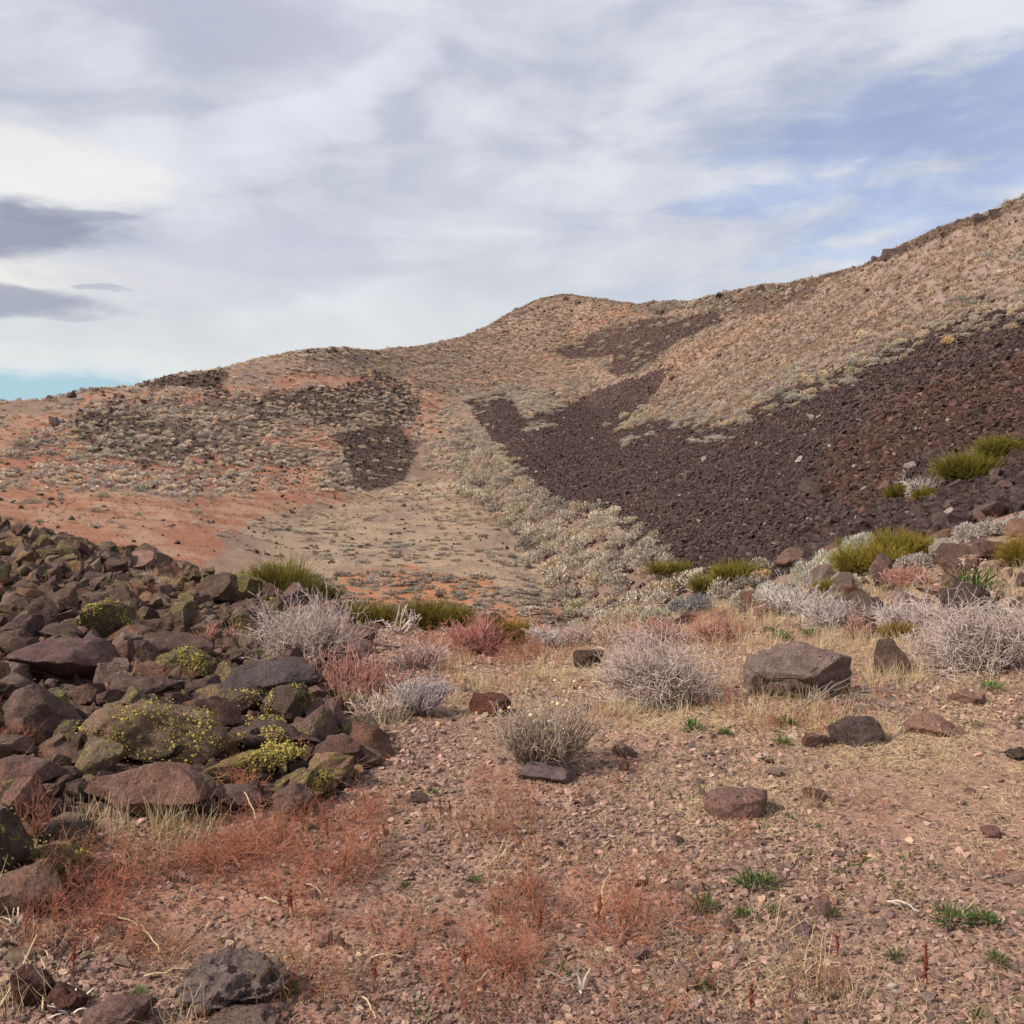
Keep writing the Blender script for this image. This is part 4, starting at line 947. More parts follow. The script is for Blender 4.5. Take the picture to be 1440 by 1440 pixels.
# ridge crags as things of their own
for i, (px, py, s, lb) in enumerate([(1250, 360, 1.5, 'dark crag standing on the right hand skyline where the slope steepens'), (1270, 352, 1.0, 'smaller dark crag just uphill of the skyline crag'), (1072, 404, 1.3, 'dark jagged outcrop on the skyline left of the steep ridge'),
        (1088, 402, 1.0, 'low dark rock on the skyline right of the jagged outcrop'), (1058, 408, .9, 'small dark rock on the skyline left of the jagged outcrop'), (1012, 415, 1.5, 'dark rock on the skyline above the upper scree'), (470, 491, 1.7, 'pair of dark stones on the left skyline knoll'), (461, 492, 1.3, 'lower dark stone left of the skyline knoll pair'),
        (432, 494, 1.2, 'small dark skyline rock well left of the knoll'), (532, 494, 1.3, 'tiny dark rock alone on the saddle skyline'), (795, 418, 1.6, 'small rock on the very summit of the far peak'), (100, 555, 1.3, 'dark rock low on the left skyline near the blue sky strip'), (70, 559, 1.0, 'small dark rock at the left end of the skyline'),
        (1400, 302, 1.0, 'dark rock near the top right end of the skyline'), (1380, 308, 1.1, 'flat dark slab near the top right end of the skyline')]):
    X_, Y_, Z_, ok = at(px, py + 4, 60)
    if not ok[0]: X_, Y_, Z_, ok = at(px, py + 10, 60)
    ob = link('crag', PROT[i % 12], lb, 'crag', 'dark crags along the skyline', None, None, (float(X_[0]), float(Y_[0]), float(Z_[0]) + .15 * s), (.2, .1 * i, i * 1.3), (s * 1.2, s, s * 1.1), (.07, .05, .045, 0))

# ------------------------------------------------------------------ bushes of the foreground
def base_at(px, py, rmin=2.0):
    X_, Y_, Z_, _ = at(px, py, rmin, 17.0 if (px < 880 and py > 735) else 90.0); x, y, z = float(X_[0]), float(Y_[0]), float(Z_[0]); return x, y, z, y * CP - (z - EYE) * SP
def bush(x0, x1, y0, y1, kind, label, seed, name='shrub', short=None, deep=.75, **k):
    cx = (x0 + x1) / 2; x, y, z, dep = base_at(cx, y1)
    w = (x1 - x0) * dep / FPX; h = (y1 - y0) * dep / FPX
    f = w * deep * .32; rr = math.hypot(x, y); x += x / rr * f; y += y / rr * f
    z2 = float(ground(np.array([x]), np.array([y]))[0]); h = max(.5 * h, h + (z - z2) - .25 * f); z = z2
    tint = k.pop('tint', (1, 1, 1)); pr = max(1.0, dep / 9)
    if kind in ('twig', 'bark', 'redtwig'):
        me, P_ = bush_mesh('twigs', pm({'redtwig': 'red'}.get(kind, kind)), seed, k.pop('n0', 70), k.pop('gens', (4, 3)), w, h, k.pop('r', .0036) * pr, **k)
        cat = 'bush'
    elif kind in ('broom', 'redbroom'):
        me, P_ = broom_mesh('stems', pm({'broom': 'green', 'redbroom': 'red'}[kind]), seed, int(k.pop('n', 1100) * 1.9), w * 1.15, h * 1.32, k.pop('r', .0028) * pr, **k); cat = 'bush'
    else:
        me = cushion_mesh('foliage', pm('sage'), seed, k.pop('n', 2600), k.pop('size', .045), k.pop('lobes', 7)); P_ = None; cat = 'bush'
    ob = link(name, me, label, cat, k.get('group'), None, None, (x, y, z), (0, 0, -math.atan2(x, y) if kind != 'sage' else rng.uniform(0, 6)), None, (*tint, 1))
    if kind == 'sage': ob.rotation_euler = (0, 0, -math.atan2(x, y)); ob.scale = (w, w * deep, h * 2.1)
    else: ob.scale = (1, deep, 1)
    taken.append((x, y, w * .35))
    if short: LM.append((short, cx, (y0 + y1) / 2))
    return ob, P_, w, h
TW = 'grey_bush'; GRN = 'green_bush'; RD = 'red_bush'; SG = 'sage_bush'
bush(345, 520, 862, 936, 'twig', 'pale leafless twiggy bush beside the long dark grey slab', 1, TW, 'pale twiggy bush', n0=150, gens=(5, 3), cap=3600, r=.0034, wig=.2, tint=(.95, .88, .86))
bush(828, 1018, 902, 1000, 'twig', 'broad grey tangled bush in the centre of the open ground, left of the large boulder', 2, TW, 'central tangled bush', n0=200, gens=(6, 4), cap=4600, r=.0032, tint=(.9, .84, .8), wig=.36)
bush(1272, 1500, 866, 950, 'twig', 'large grey tangled bush running out of the right edge', 3, TW, 'large right bush', n0=200, gens=(6, 4), cap=4600, r=.0036, tint=(.9, .85, .82), wig=.36)
bush(1210, 1328, 838, 890, 'twig', 'grey twiggy bush behind the large right hand one', 4, TW, 'rear right bush', n0=100, gens=(5, 3), cap=2200, tint=(.95, .92, .95))
bush(1120, 1216, 838, 884, 'twig', 'grey twiggy bush in the middle of the bank, behind the large grey boulder', 5, TW, n0=90, gens=(5, 3), cap=2000, tint=(.95, .92, .95))
bush(1078, 1150, 818, 868, 'twig', 'greyish twiggy bush touching the pale sage on the bank', 6, TW, n0=80, gens=(5, 3), cap=1600)
ob, P_, w, h = bush(690, 836, 996, 1090, 'twig', 'upright grey green bush with dry seed heads alone in the middle of the path', 7, 'seed_head_bush', 'middle seed head bush', n0=150, gens=(3, 2), cap=1500, r=.003, wig=.14, lift=.10, base_r=.35, spread=.75, tint=(.72, .66, .55))
def seed_heads(ob, P_, n, seed, hgt, mat='straw', rad=.011):
    R = np.random.default_rng(seed); top = P_[P_[:, -1, 2] > np.quantile(P_[:, -1, 2], .5)]
    k = R.choice(len(top), n, replace=len(top) < n); a = top[k, -1]
    E = curve_lines(R, a, np.stack([R.normal(size=n) * .35, R.normal(size=n) * .35, np.ones(n)], 1), R.uniform(.1, 1, n) * hgt, 4, .08)
    V1, F1 = tubes(E, np.full((n, 4), .0013)); v, f = ico(1); N = n
    V2 = (E[:, -1][:, None] + v[None] * (rad * R.uniform(.6, 1.2, n))[:, None, None] * np.array([1, 1, .75])).reshape(-1, 3); F2 = (f[None] + (np.arange(n) * len(v))[:, None, None]).reshape(-1, 3)
    m1 = mesh_from('seed_stalks', V1, F1, False, {'along': ('FLOAT', np.full(len(V1), .6)), 'vary': ('FLOAT', np.full(len(V1), .5))}); m1.materials.append(pm('straw'))
    m2 = mesh_from('seed_heads', V2, F2, True, {'along': ('FLOAT', np.full(len(V2), 1.0)), 'vary': ('FLOAT', np.repeat(R.uniform(0, 1, n), len(v)))}); m2.materials.append(pm('white' if mat == 'white' else 'straw'))
    link('seed_stalk', m1, kind='stuff', parent=ob); link('seed_head', m2, kind='stuff', parent=ob)
seed_heads(ob, P_, 26, 3, .12)
bush(548, 634, 964, 1010, 'twig', 'low bluish grey bush with pale grass at its foot', 8, TW, 'low bluish bush', n0=120, gens=(4, 2), cap=1500, wig=.15, lift=.1, tint=(.78, .78, .84))
bush(482, 560, 972, 1018, 'twig', 'small bleached bush left of the low bluish one', 9, TW, n0=50, gens=(3, 2), cap=500, tint=(1.0, .92, .82))
bush(446, 556, 924, 992, 'redtwig', 'rose red wiry bush at the right end of the left pile', 10, RD, 'rose red bush', n0=150, gens=(4, 2), cap=2200, wig=.15, lift=.08)
bush(626, 716, 872, 922, 'redtwig', 'pinkish red wiry bush on the rim in the middle', 11, RD, 'pinkish rim bush', n0=120, gens=(4, 2), cap=1500, wig=.15, tint=(1, .92, .95))
bush(280, 326, 876, 912, 'redtwig', 'small red wiry bush left of the pale twiggy bush', 12, RD, n0=70, gens=(4, 2), cap=800, tint=(1, .9, .85))
bush(900, 972, 868, 912, 'redtwig', 'first pink wiry bush behind the central grey bush', 13, RD, n0=90, gens=(4, 2), cap=1100, tint=(1, 1.1, 1.1))
bush(968, 1044, 866, 906, 'redtwig', 'second pink wiry bush farther right behind the central grey bush', 14, RD, n0=90, gens=(4, 2), cap=1100, tint=(1, 1.05, 1.0))
bush(1240, 1302, 796, 828, 'redtwig', 'pinkish wiry bush on the right bank below the large green bush', 15, RD, n0=80, gens=(4, 2), cap=900, tint=(1, 1.0, .95))
bush(1180, 1226, 868, 900, 'redtwig', 'low pinkish bush behind the large grey boulder', 65, RD, n0=80, gens=(4, 2), cap=800, tint=(.9, 1.0, .95))
bush(528, 592, 846, 892, 'twig', 'bare white branching bush against the green bushes of the rim', 16, 'white_bush', 'bare white bush', n0=16, gens=(3, 2), cap=140, r=.006, wig=.14, tint=(1.3, 1.3, 1.25))
bush(742, 800, 878, 912, 'twig', 'grey twiggy bush on the rim right of the yellow green one', 17, TW, n0=80, gens=(4, 3), cap=1300)
bush(788, 840, 872, 908, 'twig', 'second grey twiggy bush on the rim, nearer the middle of the path', 18, TW, n0=80, gens=(4, 3), cap=1200, tint=(.95, .85, .8))
bush(838, 888, 868, 908, 'twig', 'tan grey twiggy bush on the rim behind the dark rock', 19, TW, n0=90, gens=(4, 2), cap=1200, wig=.15, tint=(1.0, .88, .72))
bush(560, 628, 900, 942, 'twig', 'faded pinkish twiggy bush between the red bushes', 66, TW, n0=90, gens=(4, 2), cap=1100, wig=.15, tint=(1.0, .84, .80))
# green joint fir bushes
bush(330, 432, 770, 826, 'broom', 'olive green broom like bush behind the top of the left pile', 21, GRN, 'olive bush', n=1500, tint=(.92, .92, .8))
bush(408, 478, 780, 832, 'broom', 'darker green bush touching the right side of the olive one behind the pile', 22, GRN, n=1000, tint=(.55, .62, .6))
bush(478, 560, 842, 882, 'broom', 'low olive bush on the rim left of the bare white bush', 23, GRN, n=900, tint=(.95, .88, .75))
bush(556, 632, 842, 888, 'broom', 'olive bush on the rim right behind the bare white bush', 24, GRN, n=1000, tint=(.9, .85, .7))
bush(618, 686, 848, 886, 'broom', 'low olive bush on the rim behind the pinkish red bush', 25, GRN, n=900, tint=(.9, .85, .7))
bush(688, 748, 866, 910, 'broom', 'yellowish green bush on the rim right of the pinkish red bush', 26, GRN, n=900, tint=(1.15, .92, .9))
bush(1240, 1312, 745, 792, 'broom', 'bright yellow green bush on the right bank, upper half of the big pair', 27, GRN, 'large green bush', n=1300, tint=(1.25, 1.15, .8))
bush(1186, 1262, 764, 810, 'broom', 'bright yellow green bush on the right bank, lower half of the big pair', 28, GRN, n=1200, tint=(1.25, 1.15, .8))
bush(1010, 1082, 788, 826, 'broom', 'green bush at the lower edge of the scree left of the pale sage', 29, GRN, 'scree edge bush', n=900, tint=(1.1, 1.1, .8))
bush(976, 1030, 806, 836, 'broom',  'small green bush left below the one at the scree edge', 30, GRN, n=700, tint=(1.0, 1.0, .8))
bush(918, 982, 786, 812, 'broom', 'flat green bush among the pale shrubs at the foot of the scree', 31, GRN, 'flat green bush', n=700, tint=(1.05, 1.05, .8))
bush(1144, 1196, 814, 842, 'broom',  'small green bush beside dark rocks below the pale sage', 32, GRN, n=700, tint=(1.05, 1.0, .8))
bush(1376, 1430, 604, 650, 'broom', 'green bush high on the dark scree at right, top of the pair', 33, GRN, 'high green bush', n=1000, tint=(.8, .85, .6))
bush(1334, 1392, 634, 680, 'broom', 'green bush high on the dark scree at right, lower of the pair', 34, GRN, n=1000, tint=(.8, .85, .6))
bush(1246, 1292, 676, 702, 'broom', 'small dull green bush on the scree left of the high pair', 35, GRN, n=500, tint=(.8, .78, .6))
bush(1286, 1312, 684, 706, 'broom', 'tiny green bush beside the bleached bush on the scree', 36, GRN, n=400, tint=(.9, .85, .6))
bush(1268, 1320, 668, 700, 'twig', 'bleached grey bush on the scree between small green bushes', 37, TW, 'bleached scree bush', n0=60, gens=(4, 2), cap=900, tint=(.8, .8, .8))
bush(1236, 1284, 870, 902, 'broom', 'small yellow green tuft left of the large right hand bush', 38, GRN, n=400, tint=(1.2, .95, .8))
bush(1416, 1450, 752, 800, 'broom', 'yellow green bush at the right edge of the bank', 39, GRN, n=500, tint=(1.2, 1.0, .8))
# sage on the bank
bush(1176, 1240, 742, 782, 'sage', 'pale grey green sage at the upper end of the row on the bank', 41, SG, 'pale sage row', tint=(.95, 1.0, .92))
bush(1140, 1200, 762, 802, 'sage', 'pale grey green sage in the middle of the row on the bank', 42, SG, tint=(.98, 1.02, .92))
bush(1114, 1168, 780, 822, 'sage', 'pale grey green sage at the lower end of the row on the bank', 43, SG, tint=(.98, 1.02, .90))
bush(1060, 1122, 812, 852, 'sage', 'pale grey sage below the row, beside the twiggy bushes', 44, SG, tint=(.92, .95, .88))
bush(1012, 1070, 822, 858, 'sage', 'pale grey sage right of the blue grey mound', 45, SG, tint=(.9, .93, .86))
bush(934, 1004, 830, 868, 'sage', 'blue grey mounded shrub with slumped stems at the foot of the bank', 46, SG, 'blue grey mound', tint=(.42, .46, .52))
bush(1340, 1400, 728, 764, 'sage', 'grey shrub at the top of the bank near the right edge', 47, SG, tint=(.85, .82, .82))
bush(1300, 1350, 748, 782, 'sage', 'grey shrub on the bank right of the large green bush', 48, SG, tint=(.85, .82, .82))
bush(1262, 1314, 772, 804, 'sage', 'grey shrub on the bank under the large green bush', 49, SG, tint=(.82, .78, .78))
bush(1392, 1446, 716, 752, 'sage', 'grey shrub at the right edge on top of the bank', 50, SG, tint=(.88, .84, .84))
bush(888, 950, 846, 882, 'sage', 'pale green grey shrub left of the blue grey mound', 51, SG, tint=(.8, .84, .68))
bush(846, 896, 850, 884, 'sage', 'tan grey shrub on the rim above the pink bushes', 52, SG, tint=(.98, .9, .72))
bush(1160, 1210, 800, 836, 'sage', 'greyish pink shrub among rocks in the middle of the bank', 53, SG, tint=(.85, .74, .72))

# ------------------------------------------------------------------ counted shrubs farther off
SAGE = [cushion_mesh('sage_foliage', pm('sage'), 600 + i, 620, .062, 4 + i % 4) for i in range(7)]
SN = [('pale grey', (1.0, .94, .84)), ('grey', (.78, .73, .67)), ('tan', (1.0, .86, .66)), ('grey green', (.86, .84, .64)), ('dark grey', (.50, .47, .45)), ('golden', (1.0, .74, .42))]
LM += [('rocky rim', 700, 860), ('scree tip', 670, 570), ('scree bend', 730, 650), ('lower scree corner', 860, 720), ('orange floor patch', 620, 825),
       ('valley head', 620, 685), ('left rock patch', 530, 640), ('bare red patch', 120, 730), ('dark left hump', 190, 610), ('red slope foot', 320, 720),
       ('pale shrub tongue', 1060, 580), ('upper scree', 880, 500), ('scree top edge', 1250, 490), ('valley middle', 580, 745), ('left hill foot', 420, 690), ('pale strip', 930, 590)]
_g0 = 0
groups = [
 ('at the scree foot', BAND, 400, (15, 40), [.36, .30, .12, .16, .05, .01]),
 ('on the valley floor', [(380, 750), (500, 705), (640, 690), (720, 760), (780, 850), (780, 880), (480, 862), (480, 800)], 45, (10, 26), [.3, .3, .05, .1, .25, 0]),
 ('above the scree', [(850, 600), (900, 575), (990, 555), (1110, 545), (1190, 525), (1270, 480), (1430, 430), (1440, 465), (1330, 485), (1180, 540), (1090, 590), (1000, 605), (940, 592), (870, 612)], 62, (12, 26), [.22, .2, .34, .22, 0, .02]),
 ('between the screes', [(730, 585), (720, 545), (860, 535), (960, 485), (1020, 450), (1040, 430), (920, 445), (790, 470), (800, 490), (760, 500), (870, 500), (900, 530), (800, 578)], 50, (9, 17), [.2, .15, .3, .35, 0, 0]),
 ('on the left hillside', [(0, 640), (100, 590), (200, 580), (420, 570), (600, 600), (600, 660), (470, 690), (440, 700), (320, 690), (240, 690), (100, 690), (0, 690)], 260, (7, 14), [.4, .35, .1, .1, .05, 0]),
 ('on the red ground', [(0, 690), (330, 700), (500, 670), (460, 720), (330, 745), (200, 760), (0, 740)], 26, (9, 22), [.5, .4, 0, 0, .1, 0]),
]
allS = []
for where, poly, n, (p0, p1), pr in groups:
    P0 = np.array(poly); got = []; tries = 0
    while len(got) < n and tries < 60 * n:
        tries += 1
        px = rng.uniform(P0[:, 0].min(), P0[:, 0].max()); py = rng.uniform(P0[:, 1].min(), P0[:, 1].max())
        if not inpoly(np.array(px), np.array(py), poly): continue
        wpx = rng.uniform(p0, p1)
        if where == 'at the scree foot': wpx = float(np.interp(py, [600, 850], [17, 56])) * rng.uniform(.65, 1.25)
        if any(math.hypot(px - g_[0], (py - g_[1]) * 2.2) < (wpx + g_[2]) * .31 for g_ in got): continue
        got.append((px, py, wpx, where, int(rng.choice(6, p=np.array(pr) / sum(pr)))))
    allS += got
allS.sort(key=lambda s_: -s_[2])
A = np.array([s_[:2] for s_ in allS]); X_, Y_, Z_, ok = at(A[:, 0], A[:, 1], 20.0)
NS = 295; ii = 0; restS = []
for i, (px, py, wpx, where, ci) in enumerate(allS):
    if not ok[i]: continue
    x, y, z = float(X_[i]), float(Y_[i]), float(Z_[i]); dep = y * CP - (z - EYE) * SP; w = wpx * dep / FPX
    hr = rng.uniform(.8, 1.25) if where != 'on the valley floor' else rng.uniform(.4, .8)
    nm, tn = SN[ci]; tn = np.array(tn) * math.exp(rng.normal() * .08)
    if ii < NS:
        size = 'big' if wpx > 30 else ('medium' if wpx > 19 else 'small'); shp = 'rounded' if hr > 1.0 else 'flat'
        ob = link('cushion_shrub', SAGE[int(rng.integers(7))], None, 'shrub', 'cushion shrubs ' + where, None, None, (x, y, z - .04 * w), (rng.normal() * .1, rng.normal() * .1, rng.uniform(0, 6.28)), (w * 1.15, w, w * hr), (*tn, 1))
        LAB.append((ob, '%s %s %s shrub %s' % (size, shp, nm, word_place(px, py)), px, py)); ii += 1
    else: restS.append((x, y, z, w, hr, *tn))
if restS:
    A = np.array(restS); n = len(A)
    scatter('small_cushion_shrubs', 'smallest pale cushion shrubs on the left hillside', 'shrubs', SAGEI2, A[:, :3], np.stack([np.zeros(n), np.zeros(n), rng.uniform(0, 6, n)], 1), np.stack([A[:, 3] * 1.15, A[:, 3], A[:, 3] * A[:, 4]], 1), np.concatenate([A[:, 5:8], np.ones((n, 1))], 1))
finish_labels()

# ------------------------------------------------------------------ gravel, litter, grass
PEB = [rock_proto('pebble', 700 + i, 1, MPEB, cuts=6, keep=(.4, .8), rough=.04) for i in range(7)] + [rock_proto('pebble', 710 + i, 2, MPEB, cuts=9, keep=(.4, .8), rough=.04) for i in range(2)]
def near(px, py, r, x, y): return (~inreg('pile', px, py, r, 10, 16)) * (.25 + .75 * sm(fbm(x / .8, y / .8, seed=51), -.35, .35)) * np.where(inreg('near_dirt', px, py, r, 20, 17), .25, 1)
P = spread_pts(230000, 2.0, 14, 1.9, near, 32); n = len(P[0]); print('gravel', n)
tt = tints(n, (.36, .225, .17), .30, 0, .05); gy = rng.uniform(0, 1, n); tt[gy < .10, :3] = (.22, .145, .125); tt[gy > .995, :3] = (.46, .36, .30)
rock_scatter('gravel', 'reddish brown gravel covering the open ground', P, .0094 * np.exp(np.clip(rng.normal(size=n), -2, 2.2) * .55) * np.interp(P[3], [2.5, 6, 14], [.9, 1.35, 2.2]), tt, protos=PEB, flat=.5, sink=.2)
P = spread_pts(2400, 2.0, 15, 1.7, near, 32); n = len(P[0])
rock_scatter('stones', 'larger stones lying loose in the gravel', P, .027 * np.exp(rng.normal(size=n) * .5), tints(n, (.29, .185, .145), .24, 0, .05), flat=.5, sink=.25)
# straw litter: small curled bits lying flat
def litter_mesh(seed, n=9, spread_=.09, L=.05, bw=.0022):
    R = np.random.default_rng(seed); a = R.uniform(0, 6.28, n)
    base = np.stack([R.normal(size=n) * spread_, R.normal(size=n) * spread_, R.uniform(.006, .018, n)], 1)
    P = curve_lines(R, base, np.stack([np.cos(a), np.sin(a), R.normal(size=n) * .15], 1), L * R.uniform(.4, 1.5, n), 5, .35)
    P[:, :, 2] = np.clip(P[:, :, 2], .003, .05); V_, F_ = tubes(P, np.linspace(1, .5, 5)[None] * R.uniform(.6, 1.2, (n, 1)) * bw / 2)
    me = mesh_from('litter_source', V_, F_, False, {'along': ('FLOAT', np.full(len(V_), .9)), 'vary': ('FLOAT', np.repeat(R.uniform(0, 1, n), 15))}); me.materials.append(pm('straw', True)); return me
LIT = [litter_mesh(800 + i) for i in range(7)]
def fl(px, py, r, x, y): return (.10 + .9 * inreg('near_straw', px, py, r, 40, 3) + .12 * (px > 850)) * (.15 + .85 * sm(fbm(x / .7, y / .7, seed=57), -.2, .4)) * (~inreg('pile', px, py, r))
P = spread_pts(150000, 2.2, 13, 1.6, fl, 32); n = len(P[0]); print('litter', n)
veg_scatter('straw_litter', 'bits of pale dry straw lying on the gravel', 'straw', LIT, P, 1.0 * np.interp(P[3], [3, 9], [.8, 1.3]), 1.0, (1.14, 1.13, 1.10), .18, .04, .02)
GT = [blades('grass_source', pm('straw', True), 820 + i, 22, .10, .24, .0032, .55, .12, 5) for i in range(5)]
GTAREA = [[(560, 985), (640, 985), (640, 1010), (560, 1010)], [(480, 985), (560, 990), (560, 1030), (480, 1025)], [(820, 960), (1040, 980), (1050, 1020), (830, 1010)], [(1190, 930), (1440, 930), (1440, 985), (1200, 985)], [(1040, 980), (1280, 975), (1280, 1060), (1060, 1050)],
          [(600, 930), (1040, 900), (1060, 960), (830, 990), (640, 970)], [(940, 840), (1440, 800), (1440, 930), (1200, 935), (960, 890)], [(0, 1280), (60, 1290), (60, 1440), (0, 1440)], [(310, 890), (350, 890), (350, 925), (310, 925)], [(90, 1160), (330, 1160), (300, 1240), (120, 1230)], [(380, 1125), (440, 1130), (440, 1160), (380, 1160)], [(200, 815), (250, 815), (250, 835), (200, 835)]]
def fg(px, py, r, x, y):
    m_ = np.zeros(px.shape)
    for i, p_ in enumerate(GTAREA): m_ = np.maximum(m_, inpoly(px + fbm(x, y, seed=5) * 20, py, p_) * (.5 if i in (4, 5, 9) else 1))
    return (m_ + .012) * (.3 + .7 * sm(fbm(x / .5, y / .5, seed=59), -.2, .3)) * (r < 20)
P = spread_pts(9000, 2.3, 20, 1.2, fg, 32); n = len(P[0]); print('tufts', n)
veg_scatter('dry_grass', 'pale dry grass tufts round the bushes and boulders', 'grass', GT, P, 1.0, .8, (1, 1, 1), .18, .06, .15)
# fine rust red wiry growth
RW = []
for i in range(4):
    me, _ = bush_mesh('rust_source', pm('rust', True), 840 + i, 8, (4, 3), .28, .12, .0009, .3, 0.0, .3, 1.0, 4, .7); RW.append(me)
RA = [[(60, 1180), (190, 1160), (330, 1160), (560, 1140), (540, 1230), (440, 1300), (200, 1300), (60, 1360), (0, 1290)], [(700, 1200), (880, 1180), (1000, 1250), (930, 1330), (700, 1350)], [(540, 1330), (900, 1330), (880, 1440), (640, 1440)],
      [(600, 895), (830, 900), (840, 930), (700, 945), (640, 985), (570, 955)], [(170, 765), (330, 795), (340, 850), (280, 840), (200, 800)], [(0, 1000), (70, 1010), (60, 1060), (0, 1070)], [(620, 1120), (740, 1110), (720, 1180), (640, 1180)], [(290, 1330), (500, 1350), (480, 1400), (300, 1380)], [(860, 870), (1060, 865), (1050, 900), (860, 905)]]
def fr(px, py, r, x, y):
    m_ = np.zeros(px.shape)
    for i, p_ in enumerate(RA): m_ = np.maximum(m_, inpoly(px + fbm(x, y, seed=6) * 30, py + fbm(x, y, seed=8) * 16, p_) * (.35 if i in (2, 6, 7) else 1))
    return (m_ * .6 + .05) * (.1 + .9 * sm(fbm(x / .45, y / .45, seed=61), -.15, .35)) * (r < 22)
P = spread_pts(13000, 2.2, 22, 1.4, fr, 32); n = len(P[0]); print('rust', n)
veg_scatter('rust_red_growth', 'fine rust red wiry dried annuals in patches', 'dry weeds', RW, P, 1.0 * np.exp(rng.normal(size=n) * .25), np.exp(rng.normal(size=n) * .25), (1, 1, 1), .3, .14, .15)
# tiny green sprouts
SPR = [leaf_clump('sprout_source', pm('leaf', True), 860 + i, 14, .09, .03, .035, .008) for i in range(3)]
def fsp(px, py, r, x, y): return (.05 + .6 * ((py > 1150) & (px > 420)) + .5 * ((py > 960) & (py < 1060) & (px > 940))) * sm(fbm(x / .6, y / .6, seed=67), .0, .4) * (~inreg('pile', px, py, r))
P = spread_pts(2600, 2.3, 12, 1.6, fsp, 32)
veg_scatter('green_sprouts', 'tiny green sprouts between the stones', 'weeds', SPR, P, 1.0, 1.0, (1.1, 1.0, .9), .2, .06, .1)

# green weeds that can be picked out
for i, (px, py, wpx, hpx, lb, tn) in enumerate([
    (1060, 1250, 70, 24, 'ferny green weed, brightest of the group in the right foreground', (.9, 1, .8)), (988, 1282, 56, 24, 'green weed left of the brightest ferny one', (.9, .85, .7)), (1083, 1285, 32, 14, 'small dark green weed just below the brightest ferny one', (.8, .9, .7)),
    (1045, 1290, 34, 14, 'flat green weed between two others in the right foreground', (.9, .9, .7)), (1340, 1300, 70, 22, 'broad green weed patch near the bleached stick', (.85, 1, .7)), (1385, 1300, 50, 20, 'green weed at the right end of the broad patch', (.8, 1, .7)),
    (1166, 1290, 34, 12, 'low green weed between the ferny one and the bleached stick', (.9, .9, .7)), (1258, 1352, 34, 14, 'low grey green weed on the gravel in front of the bleached stick', (.9, .9, .9)), (1402, 1356, 40, 16, 'green weed at the lower right, in front of the broad patch', (.9, .9, .7)),
    (985, 1392, 34, 16, 'small green weed in the bottom centre right', (.9, .9, .7)), (568, 1250, 20, 9, 'tiny green rosette on the gravel left of the middle', (.9, 1, .8)), (668, 1243, 30, 12, 'small green rosette on gravel in the middle foreground', (.9, 1, .8)),
    (1395, 972, 44, 22, 'leafy green plant under the large right hand bush', (1.4, 1.6, 1.3)), (1392, 868, 46, 24, 'leafy green plant beside the black lava boulder', (1.4, 1.5, 1.3)), (1098, 900, 40, 22, 'leafy green plant behind the large grey boulder', (1.1, 1.3, 1.1)),
    (1140, 895, 34, 16, 'second leafy green plant behind the large grey boulder', (1.1, 1.3, 1.1)), (1205, 886, 30, 16, 'leafy green plant between two grey bushes', (1.1, 1.3, 1.1)), (975, 1028, 44, 14, 'low green leaves in front of the central grey bush', (1, 1.1, 1)),
    (1020, 1035, 30, 12, 'low blue green leaves right of those before the central bush', (1, 1.2, 1.3)), (1105, 1020, 40, 14, 'green leaves among straw left of the dark humped rock', (1.1, 1.2, .8)), (1100, 1048, 36, 14, 'pointed green grass just left of the low reddish rock', (1.2, 1.3, .9)),
    (195, 1404, 36, 20, 'small green plant left of the grey holed lava rock', (1.0, 1.1, .8)), (410, 1400, 30, 20, 'small green plant right of the grey holed lava rock', (1.0, 1.1, .6)), (940, 1000, 34, 12, 'green leaves beneath the right side of the central bush', (1, 1.1, 1))]):
    x, y, z, dep = base_at(px, py); w = wpx * dep / FPX; h = hpx * dep / FPX
    me = leaf_clump('leaves', pm('leaf'), 900 + i, 110, w, h, w * .36, w * .035)
    link('green_weed', me, lb, 'weed', 'green weeds on the open ground', None, None, (x, y, z + .005), (0, 0, i), (1, .8, .8), (*[min(c_, 1.6) for c_ in tn], 1))
# white flowering plant on the bank
x, y, z, dep = base_at(1368, 834); me = leaf_clump('leaves', pm('leaf'), 950, 90, .45, .25, .22, .02)
ob = link('white_flower', me, 'leafy plant with small creamy flowers on the bank above the black lava boulder', 'flower', None, None, None, (x, y, z), None, None, (1.2, 1.2, 1.1, 1))
R_ = np.random.default_rng(5); st = curve_lines(R_, R_.normal(size=(20, 3)) * .03 * np.array([1, 1, 0]), np.stack([R_.normal(size=20) * .35, R_.normal(size=20) * .35, np.ones(20)], 1), R_.uniform(.15, .34, 20), 4, .1)
seed_heads(ob, st, 18, 6, .05, 'white', .007)
